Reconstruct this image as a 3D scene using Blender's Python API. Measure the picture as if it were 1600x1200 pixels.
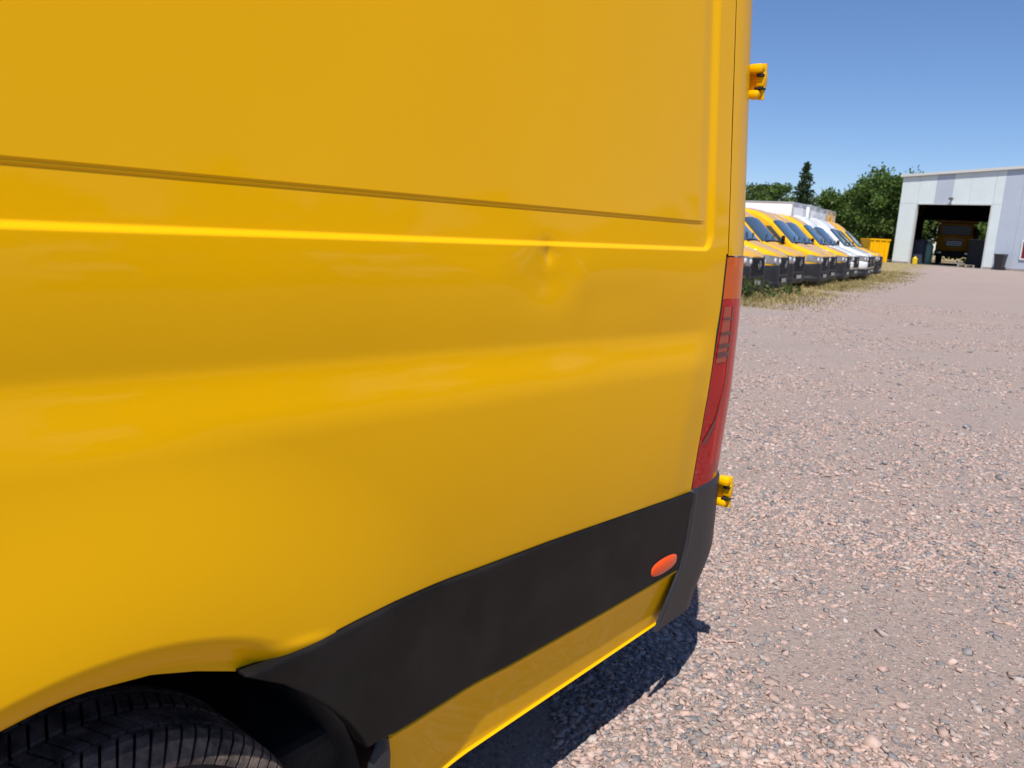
import bpy, bmesh, math, random
import numpy as np
from mathutils import Vector, Matrix

random.seed(7); RNG = np.random.default_rng(11)
scn = bpy.context.scene
for o in list(bpy.data.objects): bpy.data.objects.remove(o)
COL = scn.collection
R = math.radians

# ------------------------------------------------------------------ camera, sky, sun, exposure
YAW, PITCH, ROLL = R(39.14), R(10.933), R(3.205)
fwd = Vector((-math.sin(YAW)*math.cos(PITCH), math.cos(YAW)*math.cos(PITCH), -math.sin(PITCH)))
rgt = Vector((math.cos(YAW), math.sin(YAW), 0)); upv = rgt.cross(fwd)
cr = math.cos(ROLL)*rgt + math.sin(ROLL)*upv
cu = -math.sin(ROLL)*rgt + math.cos(ROLL)*upv
cd = bpy.data.cameras.new('camera'); cam = bpy.data.objects.new('camera', cd); COL.objects.link(cam)
cam.matrix_world = Matrix(((cr.x, cu.x, -fwd.x, 0), (cr.y, cu.y, -fwd.y, 0), (cr.z, cu.z, -fwd.z, 1.45), (0, 0, 0, 1)))
cd.sensor_width = 36; cd.lens = 36*1256/1600; cd.clip_start = .05; cd.clip_end = 4000
cd.dof.use_dof = True; cd.dof.focus_distance = 2.0; cd.dof.aperture_fstop = 8
scn.camera = cam

SUN_EL = R(62.2); sx, sy = .455, -.89                    # horizontal direction towards the sun
world = bpy.data.worlds.new('World'); scn.world = world; world.use_nodes = True
nt = world.node_tree; bg = nt.nodes['Background']
sky = nt.nodes.new('ShaderNodeTexSky'); sky.sky_type = 'NISHITA'; sky.sun_disc = False
sky.sun_elevation = SUN_EL; sky.sun_rotation = math.atan2(sx, sy)
sky.air_density = 1.35; sky.dust_density = .0; sky.ozone_density = 10.0; sky.altitude = 3000
tint = nt.nodes.new('ShaderNodeMix'); tint.data_type = 'RGBA'; tint.blend_type = 'MULTIPLY'; tint.inputs['Factor'].default_value = 1
tint.inputs['B'].default_value = (1.04, .95, .96, 1)      # the camera's slightly violet rendering of blue
nt.links.new(sky.outputs[0], tint.inputs['A']); nt.links.new(tint.outputs['Result'], bg.inputs[0]); bg.inputs[1].default_value = .094
sl = bpy.data.lights.new('sun', 'SUN'); sl.energy = 4.2; sl.angle = R(.55); sl.color = (1, .95, .87)
sun = bpy.data.objects.new('sun', sl); COL.objects.link(sun); sun.location = (20, -30, 60)
sd = Vector((sx*math.cos(SUN_EL), sy*math.cos(SUN_EL), math.sin(SUN_EL)))
sun.rotation_euler = sd.to_track_quat('Z', 'Y').to_euler()
vs = scn.view_settings; vs.view_transform = 'Standard'; vs.look = 'None'; vs.exposure = .38; vs.gamma = 1; vs.use_curve_mapping = False
scn.render.engine = 'CYCLES'

# ------------------------------------------------------------------ helpers
def sm(t):
    t = np.clip(t, 0, 1); return t*t*(3-2*t)

def new_mat(name, col, rough=.5, metal=0, coat=0, coat_rough=.03, spec=.5):
    m = bpy.data.materials.new(name); m.use_nodes = True
    p = m.node_tree.nodes['Principled BSDF']
    p.inputs['Base Color'].default_value = (*col, 1); p.inputs['Roughness'].default_value = rough
    p.inputs['Metallic'].default_value = metal; p.inputs['Coat Weight'].default_value = coat
    p.inputs['Coat Roughness'].default_value = coat_rough; p.inputs['Specular IOR Level'].default_value = spec
    return m

def N(m, typ, **kw):
    n = m.node_tree.nodes.new(typ)
    for k, v in kw.items(): setattr(n, k, v)
    return n
def L(m, a, b): m.node_tree.links.new(a, b)
def P(m): return m.node_tree.nodes['Principled BSDF']

def vary(m, col_a, col_b, scale=5, detail=6, lo=.35, hi=.65, bump=0, bscale=60, bdist=.002, rough=None):
    "noise between two colours, optional fine bump and roughness variation"
    g = N(m, 'ShaderNodeNewGeometry')
    n = N(m, 'ShaderNodeTexNoise'); n.inputs['Scale'].default_value = scale; n.inputs['Detail'].default_value = detail
    n.inputs['Roughness'].default_value = .6
    L(m, g.outputs['Position'], n.inputs['Vector'])
    r = N(m, 'ShaderNodeValToRGB'); e = r.color_ramp.elements
    e[0].position, e[0].color = lo, (*col_a, 1); e[1].position, e[1].color = hi, (*col_b, 1)
    L(m, n.outputs['Fac'], r.inputs[0]); L(m, r.outputs[0], P(m).inputs['Base Color'])
    if bump:
        n2 = N(m, 'ShaderNodeTexNoise'); n2.inputs['Scale'].default_value = bscale; n2.inputs['Detail'].default_value = 3
        L(m, g.outputs['Position'], n2.inputs['Vector'])
        b = N(m, 'ShaderNodeBump'); b.inputs['Strength'].default_value = bump; b.inputs['Distance'].default_value = bdist
        L(m, n2.outputs['Fac'], b.inputs['Height']); L(m, b.outputs[0], P(m).inputs['Normal'])
    if rough:
        mr = N(m, 'ShaderNodeMapRange'); mr.inputs['To Min'].default_value = rough[0]; mr.inputs['To Max'].default_value = rough[1]
        L(m, n.outputs['Fac'], mr.inputs['Value']); L(m, mr.outputs[0], P(m).inputs['Roughness'])
    return m

def mesh(name, V, F, mat=None, parent=None, smooth=False, rel=False):
    V = np.asarray(V, float).reshape(-1, 3)
    if rel and parent is not None:
        base = parent
        off = np.zeros(3)
        while base is not None: off += np.array(base.location); base = base.parent
        V = V - off
    me = bpy.data.meshes.new(name)
    me.from_pydata(V.tolist(), [], [tuple(int(i) for i in f) for f in F]); me.update()
    if smooth: me.polygons.foreach_set('use_smooth', [True]*len(me.polygons))
    o = bpy.data.objects.new(name, me); COL.objects.link(o)
    if mat: me.materials.append(mat)
    if parent is not None: o.parent = parent
    return o

def gridVF(A):
    A = np.asarray(A, float); n, m = A.shape[:2]
    i = np.arange(n-1)[:, None]; j = np.arange(m-1)[None, :]
    a = (i*m+j); F = np.stack([a, a+m, a+m+1, a+1], -1).reshape(-1, 4)
    return A.reshape(-1, 3), F

def grid(name, A, mat, parent=None, smooth=True, rel=False, flip=False):
    V, F = gridVF(A)
    if flip: F = F[:, ::-1]
    return mesh(name, V, F, mat, parent, smooth, rel)

def slab(name, A, thick, mat, parent=None, smooth=True, rel=False, inward=(-1, 0, 0)):
    "a curved plate: front sheet A, a back sheet shifted by thick*inward, closed edges"
    A = np.asarray(A, float); Bk = A + np.array(inward)*thick
    V1, F1 = gridVF(A); n, m = A.shape[:2]; k = len(V1)
    V = np.vstack([V1, Bk.reshape(-1, 3)]); F = [tuple(f) for f in F1] + [tuple(f[::-1]+k) for f in F1]
    ring = [i*m for i in range(n)] + [(n-1)*m+j for j in range(1, m)] + [i*m+m-1 for i in range(n-2, -1, -1)] + [j for j in range(m-2, 0, -1)]
    for a, b in zip(ring, ring[1:]+ring[:1]): F.append((b, a, a+k, b+k))
    o = mesh(name, V, F, mat, parent, smooth, rel)
    o.modifiers.new('edges', 'EDGE_SPLIT').split_angle = R(40)
    return o

class MB:
    def __init__(s): s.V = []; s.F = []
    def add(s, V, F):
        s.P = getattr(s, 'P', [])+[([tuple(v) for v in V], [tuple(int(i) for i in f) for f in F])]
        k = len(s.V); s.V += [tuple(v) for v in V]; s.F += [tuple(int(i)+k for i in f) for f in F]; return s
    def box(s, c, d, bev=0, rz=0, rx=0, ry=0):
        bm = bmesh.new(); bmesh.ops.create_cube(bm, size=1)
        bmesh.ops.scale(bm, vec=d, verts=bm.verts)
        if bev: bmesh.ops.bevel(bm, geom=bm.edges[:], offset=bev, segments=2, affect='EDGES', profile=.5)
        M = Matrix.Translation(c) @ Matrix.Rotation(rz, 4, 'Z') @ Matrix.Rotation(ry, 4, 'Y') @ Matrix.Rotation(rx, 4, 'X')
        bm.verts.index_update()
        s.add([M @ v.co for v in bm.verts], [[v.index for v in f.verts] for f in bm.faces]); bm.free(); return s
    def tube(s, a, b, r0, r1=None, n=10):
        a = Vector(a); b = Vector(b); r1 = r0 if r1 is None else r1
        d = (b-a).normalized(); u = d.orthogonal().normalized(); w = d.cross(u)
        V = [];
        for c, r in ((a, r0), (b, r1)):
            for k in range(n):
                t = 2*math.pi*k/n; V.append(c + r*(math.cos(t)*u + math.sin(t)*w))
        F = [(k, (k+1) % n, n+(k+1) % n, n+k) for k in range(n)] + [tuple(range(n))[::-1], tuple(range(n, 2*n))]
        return s.add(V, F)
    def lathe(s, c, axis, prof, n=32):
        "prof: list of (distance along axis, radius)"
        c = Vector(c); d = Vector(axis).normalized(); u = d.orthogonal().normalized(); w = d.cross(u); V = []; F = []
        for (h, r) in prof:
            for k in range(n):
                t = 2*math.pi*k/n; V.append(c + d*h + r*(math.cos(t)*u + math.sin(t)*w))
        for i in range(len(prof)-1):
            for k in range(n): F.append((i*n+k, i*n+(k+1) % n, (i+1)*n+(k+1) % n, (i+1)*n+k))
        return s.add(V, F)
    def build(s, name, mat, parent=None, smooth=False, rel=False, split=None):
        o = mesh(name, s.V, s.F, mat, parent, smooth, rel)
        if smooth: o.modifiers.new('edges', 'EDGE_SPLIT').split_angle = R(split or 35)
        return o

def each(mb, name, mat, parent=None, smooth=False, rel=False):
    "one object per piece"
    return [mesh(name, V, F, mat, parent, smooth, rel) for V, F in mb.P]

def empty(name, loc, rz=0):
    o = bpy.data.objects.new(name, None); COL.objects.link(o); o.location = loc; o.rotation_euler = (0, 0, rz); o.empty_display_size = .3
    return o
def tag(o, label, cat, group=None, kind=None):
    o['label'] = label
    if cat: o['category'] = cat
    if group: o['group'] = group
    if kind: o['kind'] = kind
    return o
def copy_tree(o, parent=None):
    c = o.copy(); COL.objects.link(c); c.parent = parent
    for ch in o.children: copy_tree(ch, c)
    return c

# ------------------------------------------------------------------ materials
YEL = (.89, .465, .0)
def paint(name, col, peel=.05):
    m = new_mat(name, col, .5, 0, .36, .03, .05)
    P(m).inputs['Coat IOR'].default_value = 1.42
    g = N(m, 'ShaderNodeNewGeometry')
    n = N(m, 'ShaderNodeTexNoise'); n.inputs['Scale'].default_value = 260; n.inputs['Detail'].default_value = 2
    L(m, g.outputs['Position'], n.inputs['Vector'])
    b = N(m, 'ShaderNodeBump'); b.inputs['Strength'].default_value = peel; b.inputs['Distance'].default_value = .0006
    L(m, n.outputs['Fac'], b.inputs['Height']); L(m, b.outputs[0], P(m).inputs['Coat Normal']); L(m, b.outputs[0], P(m).inputs['Normal'])
    # thin road dust: slightly paler, slightly rougher in soft patches, and rare specks
    n2 = N(m, 'ShaderNodeTexNoise'); n2.inputs['Scale'].default_value = 3.2; n2.inputs['Detail'].default_value = 7; n2.inputs['Roughness'].default_value = .65
    L(m, g.outputs['Position'], n2.inputs['Vector'])
    r = N(m, 'ShaderNodeValToRGB'); e = r.color_ramp.elements
    e[0].position = .3; e[0].color = (*col, 1)
    e[1].position = .8; e[1].color = (*[c*.97+.03*d for c, d in zip(col, (.86, .46, .0))], 1)
    L(m, n2.outputs['Fac'], r.inputs[0])
    v = N(m, 'ShaderNodeTexVoronoi'); v.inputs['Scale'].default_value = 9; v.inputs['Randomness'].default_value = 1
    L(m, g.outputs['Position'], v.inputs['Vector'])
    cmp_ = N(m, 'ShaderNodeMath', operation='LESS_THAN'); cmp_.inputs[1].default_value = .006
    L(m, v.outputs['Distance'], cmp_.inputs[0])
    mx = N(m, 'ShaderNodeMix', data_type='RGBA'); L(m, cmp_.outputs[0], mx.inputs['Factor'])
    L(m, r.outputs[0], mx.inputs['A']); mx.inputs['B'].default_value = (.22, .13, .03, 1)
    L(m, mx.outputs['Result'], P(m).inputs['Base Color'])
    mr = N(m, 'ShaderNodeMapRange'); mr.inputs['To Min'].default_value = .003; mr.inputs['To Max'].default_value = .022
    L(m, n2.outputs['Fac'], mr.inputs['Value']); L(m, mr.outputs[0], P(m).inputs['Coat Roughness'])
    return m
M_yel = paint('yellow_paint', YEL)
M_white = paint('white_paint', (.80, .81, .82), .02)
M_row = paint('yellow_paint_row', YEL, .02)
for m_ in (M_white, M_row): P(m_).inputs['Coat Weight'].default_value = 1; P(m_).inputs['Coat IOR'].default_value = 1.5
M_black = vary(new_mat('black_plastic', (.02, .02, .022), .5, spec=.2), (.0065, .006, .006), (.022, .0205, .020), 7, 9, .42, .85, bump=.35, bscale=900, bdist=.0006, rough=(.42, .62))
M_grey = vary(new_mat('grey_plastic', (.06, .062, .068), .5), (.016, .0165, .019), (.024, .025, .028), 9, 6, bump=.3, bscale=700, bdist=.0006, rough=(.4, .6))
M_dark = new_mat('dark_seal', (.008, .008, .008), .7)
M_under = vary(new_mat('underbody', (.02, .019, .018), .9), (.016, .015, .014), (.06, .05, .043), 9, 8, .4, .75, bump=.5, bscale=90, bdist=.004)
M_glass = new_mat('tinted_glass', (.05, .075, .085), .05, 0, .8, .01, .6)
M_chrome = new_mat('chrome', (.75, .76, .78), .12, 1)
M_lamp = new_mat('headlamp_lens', (.30, .31, .33), .15, .3, 1, .02)
M_rim = new_mat('steel_rim', (.42, .43, .45), .4, .8)
M_amber = new_mat('amber_plastic', (.80, .075, .003), .22, 0, .35, .03, .3)
M_plate = new_mat('plate_white', (.42, .42, .40), .4)
M_rub = vary(new_mat('tyre_rubber', (.02, .02, .02), .85), (.016, .015, .015), (.055, .047, .042), 8, 7, .4, .75, bump=.4, bscale=220)
M_mud = vary(new_mat('dusty_tread', (.2, .15, .12), .95), (.055, .044, .038), (.26, .205, .17), 22, 8, .38, .72, bump=.6, bscale=160)

def lens_mat(name, tint, body, mixv):
    m = bpy.data.materials.new(name); m.use_nodes = True; t = m.node_tree; t.nodes.remove(P(m))
    out = t.nodes['Material Output']
    tr = N(m, 'ShaderNodeBsdfTransparent'); tr.inputs[0].default_value = (*tint, 1)
    df = N(m, 'ShaderNodeBsdfPrincipled'); df.inputs['Base Color'].default_value = (*body, 1); df.inputs['Roughness'].default_value = .25
    df.inputs['Specular IOR Level'].default_value = 0
    mx = N(m, 'ShaderNodeMixShader'); mx.inputs[0].default_value = mixv
    L(m, tr.outputs[0], mx.inputs[1]); L(m, df.outputs[0], mx.inputs[2])
    gl = N(m, 'ShaderNodeBsdfGlossy'); gl.inputs['Roughness'].default_value = .02
    fr = N(m, 'ShaderNodeFresnel'); fr.inputs['IOR'].default_value = 1.34
    m2 = N(m, 'ShaderNodeMixShader'); L(m, fr.outputs[0], m2.inputs[0]); L(m, mx.outputs[0], m2.inputs[1]); L(m, gl.outputs[0], m2.inputs[2])
    L(m, m2.outputs[0], out.inputs['Surface'])
    return m
M_redlens = lens_mat('red_lens', (1, .04, .03), (.72, .005, .004), .62)
M_amblens = lens_mat('amber_lens', (1, .30, .02), (.92, .15, .002), .75)

M_refl = new_mat('lamp_reflector', (.93, .94, .95), .25, .2, 1, .02)
M_ind = new_mat('indicator_orange', (.40, .040, .004), .3, 0, .3, .05)
M_bez = new_mat('lamp_bezel', (.10, .004, .005), .3, 0, .3, .05)

# ------------------------------------------------------------------ ground
def gz(x, y):
    "the yard rises gently towards the hall"
    return .57*sm((np.asarray(y, float)-45)/12.5)

def ground_mat():
    m = new_mat('gravel_ground', (.3, .25, .22), .95, spec=.25)
    g = N(m, 'ShaderNodeNewGeometry'); pos = g.outputs['Position']
    def noise(scale, det=5, rough=.6):
        n = N(m, 'ShaderNodeTexNoise'); n.inputs['Scale'].default_value = scale; n.inputs['Detail'].default_value = det
        n.inputs['Roughness'].default_value = rough; L(m, pos, n.inputs['Vector']); return n.outputs['Fac']
    def ramp(fac, stops):
        r = N(m, 'ShaderNodeValToRGB'); e = r.color_ramp.elements
        while len(e) < len(stops): e.new(.5)
        for el, (p, c) in zip(e, stops): el.position = p; el.color = (*c, 1) if len(c) == 3 else c
        L(m, fac, r.inputs[0]); return r.outputs[0]
    def mix(f, a, b):
        x = N(m, 'ShaderNodeMix', data_type='RGBA')
        if isinstance(f, (int, float)): x.inputs['Factor'].default_value = f
        else: L(m, f, x.inputs['Factor'])
        L(m, a, x.inputs['A']); L(m, b, x.inputs['B']); return x.outputs['Result']
    dust = ramp(noise(1.1, 8), [(.25, (.295, .225, .198)), (.5, (.37, .288, .252)), (.75, (.43, .345, .305))])
    fine = ramp(noise(150, 6, .75), [(.3, (.20, .155, .138)), (.52, (.36, .28, .248)), (.75, (.52, .43, .385))])
    base = mix(.5, dust, fine)
    vs_ = []
    for sc in (38, 90):
        v = N(m, 'ShaderNodeTexVoronoi'); v.inputs['Scale'].default_value = sc; L(m, pos, v.inputs['Vector']); vs_.append(v)
    sep = N(m, 'ShaderNodeSeparateColor'); L(m, vs_[0].outputs['Color'], sep.inputs[0])
    stone = ramp(sep.outputs[0], [(0, (.20, .18, .18)), (.22, (.26, .22, .205)), (.5, (.35, .262, .228)), (.8, (.41, .315, .28)), (1, (.46, .38, .34))])
    inside = ramp(vs_[0].outputs['Distance'], [(.32, (1, 1, 1)), (.46, (0, 0, 0))])
    few = N(m, 'ShaderNodeMath', operation='GREATER_THAN'); few.inputs[1].default_value = .5; L(m, sep.outputs[1], few.inputs[0])
    sf = N(m, 'ShaderNodeMath', operation='MULTIPLY'); L(m, inside, sf.inputs[0]); L(m, few.outputs[0], sf.inputs[1])
    c1 = mix(sf.outputs[0], base, stone)
    sep2 = N(m, 'ShaderNodeSeparateColor'); L(m, vs_[1].outputs['Color'], sep2.inputs[0])
    st2 = ramp(sep2.outputs[0], [(0, (.20, .175, .17)), (.3, (.30, .235, .21)), (.7, (.38, .29, .255)), (1, (.45, .37, .33))])
    few2 = N(m, 'ShaderNodeMath', operation='GREATER_THAN'); few2.inputs[1].default_value = .55; L(m, sep2.outputs[2], few2.inputs[0])
    c2 = mix(few2.outputs[0], c1, st2)
    # worn wheel tracks and greyer drifts
    drift = ramp(noise(.22, 6), [(.42, (0, 0, 0)), (.62, (1, 1, 1))])
    dm = N(m, 'ShaderNodeMath', operation='MULTIPLY'); dm.inputs[1].default_value = .35; L(m, drift, dm.inputs[0])
    grey = N(m, 'ShaderNodeRGB'); grey.outputs[0].default_value = (.29, .255, .24, 1)
    c3 = mix(dm.outputs[0], c2, grey.outputs[0])
    # dry strip of earth and straw along the parked row: distance to the row's line
    sp = N(m, 'ShaderNodeSeparateXYZ'); L(m, pos, sp.inputs[0])
    a = math.radians(-8.205); nx, ny = math.cos(a), -math.sin(a)      # towards the open yard
    d1 = N(m, 'ShaderNodeMath', operation='MULTIPLY'); d1.inputs[1].default_value = nx; L(m, sp.outputs[0], d1.inputs[0])
    d2 = N(m, 'ShaderNodeMath', operation='MULTIPLY_ADD'); d2.inputs[1].default_value = ny; L(m, sp.outputs[1], d2.inputs[0]); L(m, d1.outputs[0], d2.inputs[2])
    off = nx*ROW0[0]+ny*ROW0[1]
    d3 = N(m, 'ShaderNodeMath', operation='SUBTRACT'); d3.inputs[1].default_value = off+.2; L(m, d2.outputs[0], d3.inputs[0])
    wob = N(m, 'ShaderNodeMath', operation='MULTIPLY_ADD'); L(m, noise(.8, 6), wob.inputs[0]); wob.inputs[1].default_value = 3.4; L(m, d3.outputs[0], wob.inputs[2])
    verge = N(m, 'ShaderNodeMapRange'); verge.inputs['From Min'].default_value = 2.9; verge.inputs['From Max'].default_value = 1.9; L(m, wob.outputs[0], verge.inputs['Value'])
    nearf = N(m, 'ShaderNodeMapRange'); nearf.inputs['From Min'].default_value = 16; nearf.inputs['From Max'].default_value = 20; L(m, sp.outputs[1], nearf.inputs['Value'])
    vf = N(m, 'ShaderNodeMath', operation='MULTIPLY'); L(m, verge.outputs[0], vf.inputs[0]); L(m, nearf.outputs[0], vf.inputs[1])
    straw = ramp(noise(5, 7), [(.3, (.17, .145, .06)), (.5, (.31, .245, .12)), (.72, (.42, .335, .19))])
    c4 = mix(vf.outputs[0], c3, straw)
    L(m, c4, P(m).inputs['Base Color'])
    h1 = ramp(vs_[0].outputs['Distance'], [(0, (1, 1, 1)), (.5, (0, 0, 0))])
    h2 = ramp(vs_[1].outputs['Distance'], [(0, (1, 1, 1)), (.5, (0, 0, 0))])
    ha = N(m, 'ShaderNodeMath', operation='MULTIPLY'); L(m, h1, ha.inputs[0]); L(m, few.outputs[0], ha.inputs[1])
    hb = N(m, 'ShaderNodeMath', operation='MULTIPLY_ADD'); L(m, h2, hb.inputs[0]); hb.inputs[1].default_value = .4; L(m, ha.outputs[0], hb.inputs[2])
    hc = N(m, 'ShaderNodeMath', operation='MULTIPLY_ADD'); L(m, noise(210, 5, .75), hc.inputs[0]); hc.inputs[1].default_value = .7; L(m, hb.outputs[0], hc.inputs[2])
    b = N(m, 'ShaderNodeBump'); b.inputs['Strength'].default_value = .8; b.inputs['Distance'].default_value = .010
    L(m, hc.outputs[0], b.inputs['Height']); L(m, b.outputs[0], P(m).inputs['Normal'])
    return m

ROWH = R(-8.205)                                  # heading of the parked row, clockwise from +Y
ROW0 = np.array((-8.62, 20.3))                    # nose of the first van in the row
rdir = np.array((math.sin(ROWH), math.cos(ROWH))); rout = np.array((math.cos(ROWH), -math.sin(ROWH)))
M_ground = ground_mat()
ax = np.concatenate([-np.geomspace(600, 14, 26), np.linspace(-12, 12, 61), np.geomspace(14, 600, 26)])
ay = np.concatenate([-np.geomspace(600, 8, 20), np.linspace(-6, 16, 56), np.linspace(17, 70, 60), np.geomspace(74, 900, 22)])
GX, GY = np.meshgrid(ax, ay, indexing='ij')
und = .012*np.sin(GX*.9+1)*np.sin(GY*.7+.4)*np.exp(-((GX/14)**2+((GY-8)/16)**2))
go = grid('ground', np.stack([GX, GY, gz(GX, GY)+und], -1), M_ground)
go['kind'] = 'structure'
def gh(x, y): return gz(x, y)+.012*np.sin(x*.9+1)*np.sin(y*.7+.4)*np.exp(-((x/14)**2+((y-8)/16)**2))

# loose stones lying on the yard (one mass of gravel)
def gravel():
    bm = bmesh.new(); bmesh.ops.create_cube(bm, size=1.35); bmesh.ops.triangulate(bm, faces=bm.faces[:])
    bv = np.array([v.co[:] for v in bm.verts]); bf = np.array([[v.index for v in f.verts] for f in bm.faces]); bm.free()
    pts = []
    # (count, y range, size range)
    def scatter(n, y0, y1, s0, s1, powr=1.6, cl=-.45):
        m_ = n*5; y = y0+(y1-y0)*RNG.random(m_)**.8; xl = -1.9-.52*np.maximum(y-2.2, 0); xr = 1.0+.10*y
        x = xl+(xr-xl)*RNG.random(m_)
        # camera frustum, with a margin so that a step to the side still sees stones
        d = np.stack([x, y, np.full_like(x, -1.45)], -1)
        zc = d@np.array(fwd); u = d@np.array(cr)/zc; v = d@np.array(cu)/zc
        ok = (zc > .3) & (u < .95) & (u > .05) & (v > -.60)
        clump = np.sin(x*1.9+2.2*np.sin(y*1.1))+np.sin(y*1.4+1.6*np.sin(x*1.5+1))+.6*np.sin(x*5.3+y*3.1)*np.sin(y*4.7-x*2) + RNG.normal(0, .7, m_)
        ok &= clump > cl
        x, y = x[ok][:n], y[ok][:n]
        s = s0+(s1-s0)*RNG.random(len(x))**(powr*2)
        pts.append(np.stack([x, y, s], -1))
    scatter(48000, 1.2, 4.6, .0026, .0175, 1.9, -.15)
    scatter(17000, .9, 4.6, .0022, .010, 2.0, -9)
    scatter(1100, .9, 6, .010, .026, 1.6, -9)
    scatter(44000, 3.8, 9, .004, .021, 1.9, -.15)
    scatter(17000, 3.8, 9, .003, .014, 2.0, -9)
    scatter(900, 6, 16, .014, .034, 1.5, -9)
    scatter(36000, 8, 24, .007, .028, 1.8, -.1)
    pts_ = np.vstack(pts); n = len(pts_)
    a, b, c = (RNG.random((3, n))*2*math.pi); 
    def rot(ax_, t):
        M = np.zeros((n, 3, 3)); i, j = [(1, 2), (0, 2), (0, 1)][ax_]; k = ax_
        M[:, k, k] = 1; M[:, i, i] = np.cos(t); M[:, j, j] = np.cos(t); M[:, i, j] = -np.sin(t); M[:, j, i] = np.sin(t); return M
    shp = np.stack([.75+.7*RNG.random(n), .6+.5*RNG.random(n), .30+.32*RNG.random(n)], -1)
    jit = 1+.75*(RNG.random((n, len(bv), 3))-.5)
    V = bv[None]*jit*(shp*pts_[:, 2:3])[:, None, :]
    tilt = (RNG.random(n)-.5)*1.3
    V = np.einsum('nij,nvj->nvi', rot(2, a)@rot(0, tilt), V)
    zmin = V[:, :, 2].min(1)
    V[:, :, 0] += pts_[:, 0:1]; V[:, :, 1] += pts_[:, 1:2]
    V[:, :, 2] += (gh(pts_[:, 0], pts_[:, 1])-zmin*(-.15+.6*RNG.random(n)))[:, None]
    F = bf[None]+(np.arange(n)*len(bv))[:, None, None]
    me = bpy.data.meshes.new('gravel')
    nv, nf = n*len(bv), n*len(bf)
    me.vertices.add(nv); me.vertices.foreach_set('co', V.reshape(-1))
    me.loops.add(nf*3); me.loops.foreach_set('vertex_index', F.reshape(-1).astype(np.int32))
    me.polygons.add(nf); me.polygons.foreach_set('loop_start', np.arange(0, nf*3, 3, dtype=np.int32)); me.update(); me.validate()
    pal = np.array([(.40, .285, .245), (.46, .345, .30), (.36, .27, .235), (.33, .285, .265), (.21, .205, .21), (.155, .16, .172), (.46, .40, .36), (.42, .295, .24), (.30, .225, .20)])
    w = np.array([.23, .16, .16, .13, .09, .09, .02, .07, .05]); ci = RNG.choice(len(pal), n, p=w/w.sum())
    colr = (pal[ci]*.88+.12*np.array((.37, .285, .25)))*(1.02+.26*RNG.random((n, 1)))
    at = me.color_attributes.new('stone', 'FLOAT_COLOR', 'POINT')
    cc = np.ones((n, len(bv), 4)); cc[:, :, :3] = colr[:, None]; at.data.foreach_set('color', cc.reshape(-1))
    m = new_mat('gravel_stone', (.3, .25, .2), .9, spec=.3)
    ca = N(m, 'ShaderNodeVertexColor'); ca.layer_name = 'stone'
    g = N(m, 'ShaderNodeNewGeometry'); nn = N(m, 'ShaderNodeTexNoise'); nn.inputs['Scale'].default_value = 180; nn.inputs['Detail'].default_value = 4
    L(m, g.outputs['Position'], nn.inputs['Vector'])
    mr = N(m, 'ShaderNodeMapRange'); mr.inputs['To Min'].default_value = .72; mr.inputs['To Max'].default_value = 1.28; L(m, nn.outputs['Fac'], mr.inputs['Value'])
    mu = N(m, 'ShaderNodeMix', data_type='RGBA', blend_type='MULTIPLY'); mu.inputs['Factor'].default_value = 1
    L(m, ca.outputs[0], mu.inputs['A']); L(m, mr.outputs[0], mu.inputs['B']); L(m, mu.outputs['Result'], P(m).inputs['Base Color'])
    me.materials.append(m)
    o = bpy.data.objects.new('gravel', me); COL.objects.link(o)
    tag(o, 'loose pink and grey gravel stones lying across the yard', 'gravel', kind='stuff')
gravel()

# ------------------------------------------------------------------ hero van: surface of its left side (plane x = -1, y to the rear)
AY, AZ = .40, .355
def base_off(Y, Z):
    Y = np.asarray(Y, float); Z = np.asarray(Z, float)
    q = Z-1.35; o = -.0787*np.where(q < -.09, 0, np.where(q > .09, q, (q+.09)**2/.36))
    c = 1.243-.026*(Y-.3)
    t = np.clip((1.415-Z)/(1.415-c), 0, 1)
    o = o-.0050*t**1.8
    o = o+.0118*sm((c+.012-Z)/.125)
    o = o-.024*np.clip((c-.13-Z)/.40, 0, 1.0)**2
    r = np.hypot(Y-AY, Z-AZ)
    return o+.034*sm(1-(r-.46)/.36)
ARCH_Y = np.array([.365, .393, .476, .542, .61, .675, .726, .765, .806, .836, .854, .875, .885, .892])
ARCH_Z = np.array([.840, .839, .827, .804, .774, .733, .689, .651, .605, .56, .525, .475, .40, .30])
def arch(Y):
    y = .365+np.abs(np.asarray(Y, float)-.365)
    return np.interp(y, ARCH_Y, ARCH_Z)
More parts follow.
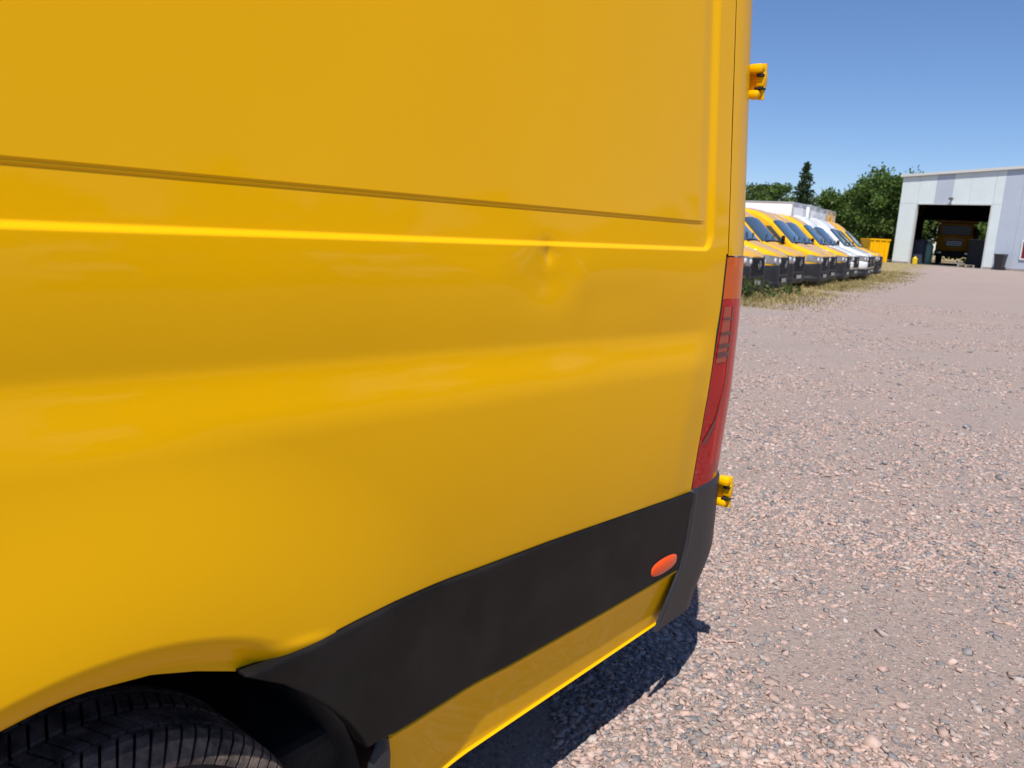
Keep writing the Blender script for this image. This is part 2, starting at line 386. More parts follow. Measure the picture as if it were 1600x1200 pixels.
def detail_off(Y, Z):
    "stampings, dents and slight waviness of the sheet"
    # recessed field: rounded lower right corner, bottom wall at z 1.418, right wall at y 2.088
    rr = .055; a = 2.088-Y; b = Z-1.418
    ca, cb = np.maximum(rr-a, 0), np.maximum(rr-b, 0)
    corner = (ca > 0) & (cb > 0)
    d = np.where(corner, rr-np.hypot(ca, cb), np.minimum(a, b))
    ang = np.where(corner, ca/np.maximum(np.hypot(ca, cb), 1e-6), (a < b)*1.0)
    wall = .0115+(.040-.0115)*ang**1.5
    o = -.0078*sm(d/wall)
    # raised inner field above the groove
    up = sm((Z-1.4890)/.0036)*.5+sm((Z-1.4948)/.0036)*.5
    o = o+.0034*up*sm((2.050-Y)/.055)*(b > 0)
    # dents
    dy = Y-1.335
    o = o-.0062*np.exp(-np.sqrt(dy**2+.003**2)/.020)*np.exp(-((Z-1.405)/.022)**2)
    o = o-.0040*np.exp(-(dy/.085)**2-((Z-1.355)/.055)**2)+.0016*np.exp(-((dy-.12)/.05)**2-((Z-1.35)/.06)**2)
    o = o-.0014*np.exp(-((Y-1.62)/.20)**2-((Z-1.30)/.05)**2)
    o = o+.0024*np.exp(-((Y-.725)/.045)**2-((Z-.785+.15*(Y-.725))/.009)**2)
    # panel waviness
    o = o+.00045*np.sin(Y*7.1+2*Z)*np.sin(Z*9+1.3)+.0003*np.sin(Y*17+Z*5)*np.sin(Z*13+Y*3)
    # rolled lip of the wheel arch
    ra = np.hypot(Y-AY, Z-AZ); lip = np.clip((.530-ra)/.045, 0, 1)
    o = o-.020*lip**1.6*sm((.75-Y)/.15)
    return o
def side_x(Y, Z, extra=0): return -1+base_off(Y, Z)+detail_off(Y, Z)+extra

van = empty('delivery_van', (-2, .4, 0))
tag(van, 'large dented yellow delivery van filling the left of the view, rear corner towards the hall', 'van')

TAIL_Z = np.array([.60, .717, .844, .969, 1.117, 1.261, 1.41]); TAIL_Y = np.array([2.118, 2.116, 2.117, 2.122, 2.138, 2.158, 2.166])
SEAM_Y = 2.176
def right_edge(Z):
    return np.where(Z > 1.413, SEAM_Y-.0*(Z-1.4), np.interp(Z, TAIL_Z, TAIL_Y))-.003

ys = np.concatenate([np.linspace(-1.5, .1, 70, endpoint=False), np.linspace(.1, 1.2, 150, endpoint=False), np.linspace(1.2, 1.45, 70, endpoint=False), np.linspace(1.45, 1.98, 70, endpoint=False), np.linspace(1.98, SEAM_Y, 70)])
zs = np.concatenate([np.linspace(.0, 1.0, 70, endpoint=False), np.linspace(1.0, 1.33, 60, endpoint=False), np.linspace(1.33, 1.405, 24, endpoint=False), np.linspace(1.405, 1.44, 26, endpoint=False),
                     np.linspace(1.44, 1.485, 10, endpoint=False), np.linspace(1.485, 1.502, 34, endpoint=False), np.linspace(1.502, 2.46, 80)])
YY, ZZ = np.meshgrid(ys, zs, indexing='ij')
low = np.maximum(arch(YY), .66)
ZZ = np.where(ZZ < 1.0, low+(1.0-low)*ZZ, ZZ)
blend = sm((YY-1.7)/.476)
YY = YY + (right_edge(ZZ)-SEAM_Y)*blend
XX = side_x(YY, ZZ)
lampx = -1+np.interp(ZZ, [.3, .72, 1.0, 1.2, 1.41], [-.018, -.018, -.002, -.001, -.0055])
wl = sm((YY-(right_edge(ZZ)-.14))/.14)*sm((1.40-ZZ)/.03)*.7
XX = XX*(1-wl)+lampx*wl
grid('side_panel', np.stack([XX, YY, ZZ], -1), M_yel, van, rel=True)
# the arch's folded flange, going inward
yl = ys[(ys > -.15) & (ys < .63)]; zl = arch(yl)
fl = np.stack([np.stack([side_x(yl, np.maximum(zl, .66))-k, yl, zl+.002*(k > 0)], -1) for k in (0, .004, .012, .03)], 1)
grid('arch_flange', fl, M_yel, van, rel=True)

# right-hand side, roof, floor
zr = np.concatenate([np.linspace(.32, 1.41, 40), np.linspace(1.42, 2.46, 20)]); yr = np.linspace(-1.5, 2.18, 30)
A, B = np.meshgrid(yr, zr, indexing='ij')
grid('far_side_panel', np.stack([-4-(side_x(np.full_like(A, 1.75), B)), A, B], -1), M_yel, van, rel=True)
X0 = float(-1+base_off(1.75, 2.46))
th = np.linspace(0, math.pi/2, 9); sec = [(X0-.14*(1-math.cos(t)), 2.46+.15*math.sin(t)) for t in th]
sec += [(x, 2.61+.03*(1-((x+2)/(sec[-1][0]+2))**2)) for x in np.linspace(sec[-1][0], -4-sec[-1][0], 14)[1:-1]]
sec += [(-4-x, z) for x, z in sec[:9][::-1]]
yr2 = np.linspace(-1.5, 2.40, 24)
grid('roof', np.array([[(x, y, z) for x, z in sec] for y in yr2]), M_yel, van, rel=True)
MB().box((-2, .35, .42), (1.80, 3.6, .16), .02).build('floor_pan', M_under, van, rel=True)
MB().box((-2, 1.55, .36), (1.7, 1.2, .10), .02).build('chassis_frame', M_under, van, rel=True)

# rear corner: plan curve from the side to the back
CY0, CA, CB = 2.198, .218, .110
def corner(y_or_t, Z, extra=0):
    "t<0: metres before the curve on the side, t in 0..1 along the quarter ellipse, t>1 across the rear"
    t = np.asarray(y_or_t, float); Z = np.asarray(Z, float)
    th_ = np.clip(t, 0, 1)*math.pi/2
    bx = -1+np.where(Z > 1.41, base_off(np.full_like(Z, 2.15), Z), np.interp(Z, [.3, .72, 1.0, 1.2, 1.41], [-.018, -.018, -.002, -.001, -.0055]))
    Y = CY0+np.minimum(t, 0)+CA*np.sin(th_)
    X = bx-CB*(1-np.cos(th_))-np.maximum(t-1, 0)
    nx, ny = np.cos(th_)/CB, np.sin(th_)/CA; l = np.hypot(nx, ny)
    return X+extra*nx/l, Y+extra*ny/l
def corner_sheet(t0, t1, z0, z1, nt_, nz, extra=0):
    Z = np.linspace(z0, z1, nz); out = []
    for z in Z:
        a = t0(z) if callable(t0) else t0
        b = t1(z) if callable(t1) else t1
        T = np.linspace(a, b, nt_); X, Y = corner(T, np.full(nt_, z), extra); out.append(np.stack([X, Y, np.full(nt_, z)], -1))
    return np.array(out)
def mirror(A): B_ = np.array(A); B_[..., 0] = -4-B_[..., 0]; return B_
for s in (0, 1):
    fx = mirror if s else (lambda a: a)
    grid('rear_pillar', fx(corner_sheet(SEAM_Y+.0015-CY0, 1.02, 1.408, 2.46, 26, 30)), M_yel, van, rel=True)
    grid('pillar_cap', fx(np.array([[(x+(-.10*k if x > -2 else 0)*0-k*.14*(1-math.cos(q)), y-k*0, 2.46+.15*math.sin(q)) for (x, y) in zip(*corner(np.linspace(-.014, 1.02, 14), np.full(14, 2.46)))] for k, q in [(1, t) for t in np.linspace(0, math.pi/2, 8)]])), M_yel, van, rel=True)
    # dark joint behind the seam
    grid('seam_backing', fx(corner_sheet(-.09, .6, .60, 2.46, 12, 12, -.030)), M_dark, van, rel=True)
    # tail lamp
    lamp = empty('tail_lamp', (0, 0, 0)); lamp.parent = van; lamp.location = (0, 0, 0)
    left = lambda z: float(np.interp(z, TAIL_Z, TAIL_Y))+.001-CY0
    top = 1.404
    grid('lamp_housing', fx(corner_sheet(left, .80, .712, top, 24, 40, -.024)), new_mat('lamp_housing', (.55, .03, .02), .4, 0) if s == 0 else bpy.data.materials['lamp_housing'], lamp, rel=True)
    e1 = .0035
    am = corner_sheet(left, .80, 1.285, top, 24, 14, e1); rd = corner_sheet(left, .80, .712, 1.284, 24, 50, e1)
    for nm, sh, mt in (('amber_lens', am, M_amblens), ('red_lens', rd, M_redlens)):
        ob = grid(nm, fx(sh), mt, lamp, rel=True, flip=(s == 0))
        # lens edge turned inward
        rim = np.stack([sh[:, 0], sh[:, 0]+np.array((-.012, 0, 0))], 1); grid('lens_rim', fx(rim), M_dark, ob, rel=True)
    sh = am; rim = np.stack([sh[-1], sh[-1]+np.array((-.012, 0, 0))], 1); grid('lens_rim', fx(rim), M_dark, lamp, rel=True)
    iw = grid('indicator_window', fx(corner_sheet(lambda z: left(z)+.014, .060, 1.10, 1.262, 8, 12, e1+.0012)), M_ind, lamp, rel=True, flip=(s == 0))
    for k, z in enumerate((1.228, 1.185, 1.15, 1.125)):
        grid('bezel_bar', fx(corner_sheet(left(z)+.012, .09, z-.003-.002*k, z+.003+.001*k, 8, 2, e1+.0022)), M_bez, iw, rel=True)
    pts = []
    for z in np.linspace(1.262, .86, 26):
        tt = .105 if z > 1.06 else .105-.16*((1.06-z)/.20)**1.3
        X, Y = corner(np.array([tt-.014, tt+.010]), np.array([z, z]), e1+.0022); pts.append([(X[0], Y[0], z), (X[1], Y[1], z)])
    grid('bezel_line', fx(np.array(pts)), M_bez, iw, rel=True)
    # inner structure seen through the lens
    bars = MB()
    for k in range(9):
        z = 1.235-.030*k; w = corner_sheet(left(z)+.012, .14, z-.0035, z+.0035, 6, 2, -.008); V, F = gridVF(fx(w)); bars.add(V, F)
    for (za, zb, ta) in ((1.27, .93, .17), (.95, .79, .17)):
        pts = []
        for z in np.linspace(za, zb, 20):
            tt = ta if z > .97 else ta-.35*(.97-z)/.18
            X, Y = corner(np.array([tt-.012, tt+.012]), np.array([z, z]), -.006); pts.append([(X[0], Y[0], z), (X[1], Y[1], z)])
        V, F = gridVF(fx(np.array(pts))); bars.add(V, F)
    each(bars, 'inner_bezel', new_mat('inner_bezel', (.02, .004, .004), .4) if s == 0 else bpy.data.materials['inner_bezel'], lamp, rel=True)
    refl = MB()
    for k in range(4):
        z0 = 1.255-.062*k; V, F = gridVF(fx(corner_sheet(lambda z: left(z)+.016, .10, z0-.05, z0, 6, 3, -.012))); refl.add(V, F)
    each(refl, 'reflector', M_amber, lamp, rel=True)

# rear doors with hinges
for s in (0, 1):
    fx = mirror if s else (lambda a: a)
    zd = np.linspace(.60, 2.46, 24)
    A = np.array([[(float(corner(1.0, z)[0])-.004-u*(float(corner(1.0, z)[0])+2-.006), 2.416+.018*math.sin(math.pi*u*.5), z) for u in np.linspace(0, 1, 10)] for z in zd])
    dr = slab('rear_door', fx(A), .03, M_yel, van, rel=True, inward=(0, -1, 0))
    if s == 0: MB().box((-1.93, 2.425, 1.12), (.03, .03, .16), .008).build('door_handle', M_black, dr, smooth=True, rel=True)
    for zh in (1.915, .655, 2.30):
        low_ = zh < 1
        xh = -1.046 if not low_ else -1.010
        sgn = lambda x: (-4-x if s else x)
        h = MB()
        h.box((sgn(xh-.020), 2.378, zh+.036), (.046, .046, .028), .010)
        h.box((sgn(xh-.008), 2.386, zh+.007), (.026, .028, .044), .006)
        h.box((sgn(xh-.022), 2.378, zh-.036), (.040, .044, .024), .009)
        h.tube((sgn(xh-.003), 2.384, zh-.050), (sgn(xh-.003), 2.384, zh+.051), .0085, n=14)
        h.box((sgn(xh-.044), 2.398, zh), (.05, .03, .066), .008)
        for dz in (-.022, .022): h.tube((sgn(xh-.036), 2.408, zh+dz), (sgn(xh-.036), 2.420, zh+dz), .007, n=8)
        hb = h.build('hinge', M_yel, van, smooth=True, rel=True)
        k = MB(); k.box((sgn(xh-.006), 2.372, zh+.017), (.020, .018, .009), .002); k.box((sgn(xh-.006), 2.374, zh-.020), (.026, .026, .006), .001)
        each(k, 'hinge_gap', M_dark, hb, rel=True)

# black protective trim
TT_Y = np.array([.604, .666, .74, .824, .92, 1.03, 1.139, 1.397, 1.794, 2.108, 2.2]); TT_Z = np.array([.780, .779, .7785, .780, .7785, .773, .767, .757, .735, .717, .712])
def trim_top(Y): return np.interp(Y, TT_Y, TT_Z)
kk = np.exp(-((np.arange(-20, 21)/9.)**2)); kk /= kk.sum()
def trim_bot(Y): return np.interp(Y, [.5, .88, .93, 1.081, 1.295, 1.628, 2.069, 2.2], [.535, .530, .523, .509, .497, .490, .485, .483])
def bump_front(Z): return np.interp(Z, [.25, .307, .396, .485, .56, .64, .717, .76], [1.93, 1.968, 2.020, 2.069, 2.094, 2.106, 2.110, 2.112])
yt = np.concatenate([np.linspace(.606, 1.0, 90, endpoint=False), np.linspace(1.0, 2.1, 110)])
ztop = trim_top(yt); ztop = np.convolve(np.pad(ztop, 20, mode='edge'), kk, 'valid') if False else ztop
zbot = np.where(yt < .905, np.maximum(arch(yt)+.0, trim_bot(yt)), trim_bot(yt)); zbot = np.minimum(zbot, ztop-.001)
v = np.concatenate([np.linspace(0, .04, 5), np.linspace(.06, .94, 22), np.linspace(.96, 1, 5)])
A = []
for y, zt_, zb_ in zip(yt, ztop, zbot):
    z = zb_+(zt_-zb_)*v; yy = y+(bump_front(z)-.003-2.1)*sm((y-1.8)/.3)
    edge = np.minimum(np.minimum((zt_-z), .5), 1.0)
    ex = .010-.006*np.clip(1-(zt_-z)/.007, 0, 1)**2-.006*np.clip(1-(z-zb_)/.006, 0, 1)**2
    lipo = .004*np.clip(1-(zt_-z)/.05, 0, 1)*0
    A.append(np.stack([-1+base_off(yy, z)+ex+lipo, yy, z], -1))
slab('side_trim', np.array(A), .035, M_black, van, rel=True)
# dark shadow joint between sheet and trim
A = np.array([[(float(-1+base_off(y, z_+.0))+.0015, y, z_) for z_ in (zt_-.006, zt_+.0028)] for y, zt_ in zip(yt, ztop) if y > .78])
grid('trim_joint', A, M_dark, van, rel=True)

# yellow lower cladding with beaded bottom edge
ysl = np.linspace(.915, 2.05, 120); A = []
for y in ysl:
    zt_, zb_ = trim_bot(y)-.002, .311
    z = np.concatenate([np.linspace(zt_, zt_-.016, 8), np.linspace(zt_-.02, zb_+.024, 18), np.linspace(zb_+.020, zb_, 14)])
    yy = y+(bump_front(z)+.05-2.05)*sm((y-1.70)/.35)
    h = (zt_-z); ex = .006-.004*np.clip(1-h/.004, 0, 1)**2-.014*sm((h-.004)/.014)-.019*np.clip((h-.015)/.15, 0, 1)
    hb_ = z-zb_; ex = ex+.006*sm((.010-hb_)/.006)-.006*np.clip(1-hb_/.006, 0, 1)**2
    A.append(np.stack([-1+base_off(yy, np.maximum(z, .5))+ex+.006*sm((.47-z)/.16)*0, yy, z], -1))
slab('lower_cladding', np.array(A), .02, M_yel, van, rel=True)

# marker lamp in the trim
c_y, c_z = 1.969, .531; A = []
for rr_ in np.concatenate([np.linspace(0, .8, 6), np.linspace(.86, 1, 5)]):
    row = []
    for q in np.linspace(0, 2*math.pi, 41):
        cq, sq = math.cos(q), math.sin(q)
        ly = .046*np.sign(cq)*0+ (.050*max(-1, min(1, 1.0*cq)) + .024*cq); lz = .0235*np.sign(sq)*abs(sq)**.62
        yy, zz = c_y+rr_*ly, c_z+rr_*lz-.02*rr_*ly*.0
        row.append((float(-1+base_off(yy, zz))+.010+.010*math.sqrt(max(0, 1-rr_**2.5))+.001, yy, zz))
    A.append(row)
mk = grid('marker_lamp', np.array(A), M_amber, van, rel=True)
A2 = np.array(A)[-1:]; cen = np.array((A2[0, :, 0].mean(), c_y, c_z))
grid('marker_gasket', np.array([A2[0]+(A2[0]-cen)*.08*np.array((0, 1, 1))-np.array((.0005, 0, 0)), A2[0]*1.0+np.array((.001, 0, 0))]), M_dark, mk, rel=True)

# rear bumper: corner wrap, lower edge tucked under, across the back
zb_ = np.concatenate([np.linspace(.315, .42, 10), np.linspace(.44, .70, 16), np.linspace(.708, .724, 5)])
def bump_sheet(fx):
    out = []
    for z in zb_:
        lo_ = sm((.50-z)/.20)
        t0 = float(bump_front(z))-CY0
        T = np.concatenate([np.linspace(t0, t0+.012, 4), np.linspace(t0+.018, 0, 12)[:-1], np.linspace(0, 1, 20), np.linspace(1.05, 1.885, 8)])
        X, Y = corner(T, np.full(len(T), max(z, .5)), .012)
        Y = Y-.10*lo_*np.clip((Y-2.05)/.3, 0, 1); X = X-.012*lo_
        ridge = np.exp(-((np.arange(len(T))-3.)/1.3)**2)*.004; X = X+ridge-.006*np.clip(1-np.arange(len(T))/2., 0, 1)
        step = .012*max(0, (z-.708)/.016)**2; X = X-step
        Y = Y+.0*z
        out.append(np.stack([X, Y, np.full(len(T), z)], -1))
    return fx(np.array(out))
bp = grid('rear_bumper', bump_sheet(lambda a: a), M_grey, van, rel=True)
grid('bumper_corner', bump_sheet(mirror), M_grey, bp, rel=True)
MB().box((-2, 2.30, .66), (1.8, .20, .06), .01).build('bumper_step', M_black, bp, rel=True)
# stone-guard bracket behind the wheel
br = []
for z in np.linspace(.20, .528, 14):
    k = sm((.528-z)/.05); row = []
    for q in np.linspace(0, math.pi, 12):
        row.append((float(-1+base_off(.9, max(z, .5)))-.012+.016*math.sin(q)*(.3+.7*k), .897-.026*math.cos(q)*(.35+.65*k)+.012*(1-k), z))
    br.append(row)
grid('mud_guard', np.array(br), M_grey, van, rel=True)

# wheel-arch liner and wheels
def liner(sg):
    A = []
    for x in (-1.022, -1.06, -1.45, -1.6):
        A.append([(x if sg else -4-x, AY-.035+.522*math.cos(q), .345+(.512 if x < -1.05 else .505)*math.sin(q)) for q in np.linspace(-.35, math.pi+.35, 40)])
    grid('arch_liner', np.array(A), M_under, van, rel=True)
    V = [(-1.6 if sg else -2.4, AY-.035+.52*math.cos(q), .345+.5*math.sin(q)) for q in np.linspace(0, 2*math.pi, 30)]
    mesh('liner_back', V, [tuple(range(30))], M_under, van, rel=True)
liner(1); liner(0)
def tyre_mesh(wid=.235, rad=.345):
    h = wid/2
    return [(-h+.02, .21), (-h, .235), (-h-.004, .27), (-h+.004, .31), (-h+.018, rad-.014), (-h+.035, rad-.009), (h-.035, rad-.009), (h-.018, rad-.014), (h-.004, .31), (h+.004, .27), (h, .235), (h-.02, .21)]
def road_wheel(parent, c, out, rel=True, hero=False, n=40):
    w = empty('wheel', (0, 0, 0)); w.parent = parent
    if rel: w.location = Vector(c)-parent.location
    else: w.location = c
    MB().lathe((0, 0, 0), (out, 0, 0), tyre_mesh(), n).build('tyre', M_rub, w, smooth=True, split=50)
    MB().lathe((0, 0, 0), (out, 0, 0), [(.10, .222), (.112, .215), (.06, .19), (.03, .16), (.05, .10), (.09, .075), (.095, .0)], n).build('rim', M_rim, w, smooth=True)
    if hero:
        tr = MB()
        for k in range(88):
            a = 2*math.pi*k/88
            for j, (x0, x1) in enumerate(((-.118, -.066), (-.058, -.006), (.006, .058), (.066, .120))):
                sk = .018*(1 if j % 2 else -1)
                V = []
                for xx in np.linspace(x0, x1, 4):
                    rr_ = .349-.030*max(0, (abs(xx)-.085)/.035)**2
                    tw = a+(sk*(xx-x0)/(x1-x0))/.345+(.35*max(0, abs(xx)-.07))
                    for da, dr_ in ((-.030, -.010), (-.0285, 0), (.0285, 0), (.030, -.010)):
                        V.append((out*xx, (rr_+dr_)*math.cos(tw+da), (rr_+dr_)*math.sin(tw+da)))
                F = [(r_*4+c_, r_*4+c_+1, r_*4+c_+5, r_*4+c_+4) for r_ in range(3) for c_ in range(3)]+[(0, 1, 2, 3), (12, 13, 14, 15)]
                tr.add(V, F)
        tr.build('tread', M_mud, w)['kind'] = 'stuff'
    return w
road_wheel(van, (-1.150, AY+.030, .345), 1, hero=True, n=64)
road_wheel(van, (-2.83, AY-.02, .347), -1)
for xx, ou in ((-1.17, 1), (-2.83, -1)): road_wheel(van, (xx, -3.72, .347), ou)
bx = MB(); bx.tube((-1.3, AY, .35), (-2.7, AY, .35), .06); bx.box((-2, AY, .36), (.3, .3, .26), .06); bx.build('rear_axle', M_under, van, smooth=True, rel=True)

# ------------------------------------------------------------------ parked vans (nose at local y = 0, body along +y)
def plan_w(y):
    y = np.asarray(y, float); t = np.clip((.62-y)/.62, 0, 1)
    return .60+.395*np.sqrt(np.maximum(0, 1-t**2.0))
def hw(y, z): return plan_w(y)-.085*np.maximum(0, np.asarray(z, float)-1.35)
def front_y(x):
    u = np.clip((np.abs(x)-.60)/.395, 0, 1); return .62*(1-np.sqrt(np.maximum(0, 1-u**2)))
class VanShape:
    def __init__(s, length, roof):
        s.L = length
        if roof > 2.5: s.zy = [0, .04, .14, .30, .60, .86, .96, 1.68, 1.84, 2.05, 2.35, 2.75, length-.12, length]; s.zz = [1.06, 1.12, 1.19, 1.25, 1.36, 1.45, 1.51, 2.20, 2.30, 2.42, 2.55, roof, roof, roof-.09]
        else: s.zy = [0, .04, .14, .30, .60, .86, .96, 1.68, 1.84, 2.1, length-.1, length]; s.zz = [1.06, 1.12, 1.19, 1.25, 1.36, 1.45, 1.51, 2.20, 2.27, roof, roof, roof-.06]
    def zt(s, y): return float(np.interp(y, s.zy, s.zz))
    def rx(s, y):
        r = .10 if y < .3 else (.16 if y < 1 else .19); return r, r*(1.5 if y < 1 else 1.15)
    def sec(s, y):
        zt_ = s.zt(y); zb_ = .30; r, rx_ = s.rx(y); out = []
        for k in range(9):
            z = zb_+(zt_-r-zb_)*k/8; out.append((float(hw(y, z)), z))
        xs = float(hw(y, zt_-r))
        for q in np.linspace(0, math.pi/2, 7)[1:]: out.append((xs-rx_*(1-math.cos(q)), zt_-r+r*math.sin(q)))
        xe = xs-rx_
        for k in range(1, 6): x = xe*(1-k/5); out.append((x, zt_+.035*(1-(x/xe)**2)))
        return [(x, y, z) for x, z in out]+[(-x, y, z) for x, z in out[:-1][::-1]]
    def top_z(s, y, x):
        zt_ = s.zt(y); r, rx_ = s.rx(y); xs = float(hw(y, zt_-r)); xe = xs-rx_; x = abs(x)
        if x <= xe: return zt_+.035*(1-(x/xe)**2)
        u = min(1, (x-xe)/rx_); return zt_-r+r*math.sqrt(max(0, 1-u*u))
    def stations(s, y1):
        ys_ = list(np.linspace(0, .62, 14)**1.0)+list(np.linspace(.68, 2.8, 30))+list(np.linspace(3, s.L-.15, 10))+[s.L-.1, s.L-.04, s.L]
        return [y for y in ys_ if y <= y1]

def build_front(root, pm, sh, y1, cab_only=False, mirrors=True):
    st = sh.stations(y1); A = np.array([sh.sec(y) for y in st])
    V, F = gridVF(A); m_ = A.shape[1]; F = [tuple(f) for f in F]+[tuple(range(m_))[::-1], tuple(range((len(st)-1)*m_, len(st)*m_))]
    body = mesh('body', V, F, pm, root, True); body.modifiers.new('edges', 'EDGE_SPLIT').split_angle = R(48)
    # bonnet shut line
    # windscreen
    W = []
    for y in np.linspace(.95, 1.72, 13):
        r, rx_ = sh.rx(y); xm = float(hw(y, sh.zt(y)-r))-rx_*.30
        W.append([(x, y-.012, sh.top_z(y, x)+.010) for x in np.linspace(-xm, xm, 17)])
    ws = grid('windscreen', np.array(W), M_glass, root)
    wp = MB()
    for x0 in (-.55, .15): wp.tube((x0, .965, sh.top_z(.985, x0)+.03), (x0+.5, 1.10, sh.top_z(1.12, x0+.5)+.03), .012, n=6)
    each(wp, 'wiper', M_dark, ws)
    g = MB(); g.add(*gridVF(np.array([[(x, y, sh.top_z(y, x)+.012) for x in np.linspace(-.78, .78, 9)] for y in (.87, .95)]))); g.build('cowl', M_black, root)
    # door windows
    for sg in (-1, 1):
        Aw = []
        for v_ in np.linspace(0, 1, 8):
            z = 1.46+.58*v_; ya = 1.16+.60*v_; yb = 2.16
            Aw.append([(sg*(float(hw(1.7, z))+.008), y, z) for y in np.linspace(ya, yb, 8)])
        grid('door_window', np.array(Aw), M_glass, root, flip=(sg < 0))
        d = MB()
        for (ya, za, yb, zb2) in ((1.10, .55, 1.10, 1.36), (2.24, .45, 2.24, 2.08)):
            d.box((sg*(float(hw(1.2, 1))+.001), ya, (za+zb2)/2), (.006, .008, zb2-za))
        d.box((sg*(float(hw(2, 1))+.012), 2.10, 1.12), (.03, .14, .04), .008); each(d, 'door_trim', M_dark, root)
        if mirrors:
            mi = MB(); mi.box((sg*1.11, 1.24, 1.58), (.17, .11, .30), .045); mi.tube((sg*.96, 1.24, 1.48), (sg*1.1, 1.24, 1.50), .04); mi.build('mirror', M_black, root, smooth=True)
    # headlamps wrapping round the corners
    for sg in (-1, 1):
        Ah = []
        for v_ in np.linspace(0, 1, 6):
            row = []
            for u in np.linspace(0, 1, 14):
                x = .50+u*.475; z0 = .81+.10*u; z1 = 1.05+.075*u
                z = z0+(z1-z0)*v_; y = float(front_y(x)); b_ = .016*math.sin(math.pi*v_)
                row.append((sg*(x+.012*u), y-.018*(1-u)-.004-b_*.5, z))
            Ah.append(row)
        hl = grid('headlamp', np.array(Ah), M_lamp, root, flip=(sg > 0))
        rf = MB()
        for x in (.62, .80): rf.lathe((sg*x, float(front_y(x))-.03, .955+.10*(x-.6)), (sg*(x-.5)*.9, -1, 0), [(.014, .0), (.020, .055), (0, .075)], 14)
        each(rf, 'lamp_reflector', M_refl, hl, smooth=True)
    # grille with louvres and ring emblem
    gr = MB(); gr.box((0, -.030, .83), (1.0, .06, .46), .01); go_ = gr.build('grille', M_dark, root)
    for k in range(4): MB().box((0, -.066, .66+.11*k), (.95-.03*abs(k-1), .03, .030), .008).build('louvre', M_chrome if False else M_black, go_)
    em = MB(); n = 28
    ring = [[(c*math.cos(q), -.085-d_, .88+c*math.sin(q)) for c, d_ in ((.095, 0), (.105, .01), (.115, 0), (.095, 0))] for q in np.linspace(0, 2*math.pi, n)]
    em.add(*gridVF(np.array(ring)))
    for q in (90, 210, 330):
        em.box((.05*math.cos(R(q)), -.088, .88+.05*math.sin(R(q))), (.10, .012, .018), 0, ry=-R(q))
    em.build('emblem', M_chrome, go_)
    # bumper wrapping the nose
    pl = []
    for x in list(np.linspace(-.985, -.6, 14))+list(np.linspace(-.5, .5, 7))+list(np.linspace(.6, .985, 14)): pl.append((x, float(front_y(x))))
    pl = [(-.999, .68)]+pl+[(.999, .68)]
    rows = []
    for z, e in ((.20, -.02), (.22, .03), (.30, .045), (.36, .042), (.38, .02), (.46, .022), (.62, .030), (.78, .030), (.825, .018), (.84, -.01)):
        rows.append([(x*(1+e*.35), y-e-.012, z) for x, y in pl])
    painted = pm is M_white
    bmp = grid('bumper', np.array(rows), M_grey, root, smooth=True); bmp.modifiers.new('edges', 'EDGE_SPLIT').split_angle = R(40)
    if painted:
        rows2 = [[(x*(1+e*.35), y-e-.012, z) for x, y in pl] for z, e in ((.52, .02), (.53, .034), (.66, .040), (.78, .040), (.832, .026), (.85, -.01))]
        grid('bumper_cover', np.array(rows2), pm, bmp)
    ap = MB(); ap.box((0, -.052, .475), (.9, .012, .10), .01); ap.build('air_intake', M_dark, bmp)
    MB().box((0, -.070, .42), (.52, .01, .11)).build('number_plate', M_plate, bmp)
    MB().box((0, 1.2, .33), (1.7, 1.6, .14)).build('underside', M_under, root)

def arch_disc(root, y, n=20):
    for sg in (-1, 1):
        V = [(sg*.9985, y+.44*math.cos(q), .36+.44*math.sin(q)) for q in np.linspace(-.12, math.pi+.12, n)]
        mesh('wheel_arch', V, [tuple(range(n)) if sg > 0 else tuple(range(n))[::-1]], M_dark, root)

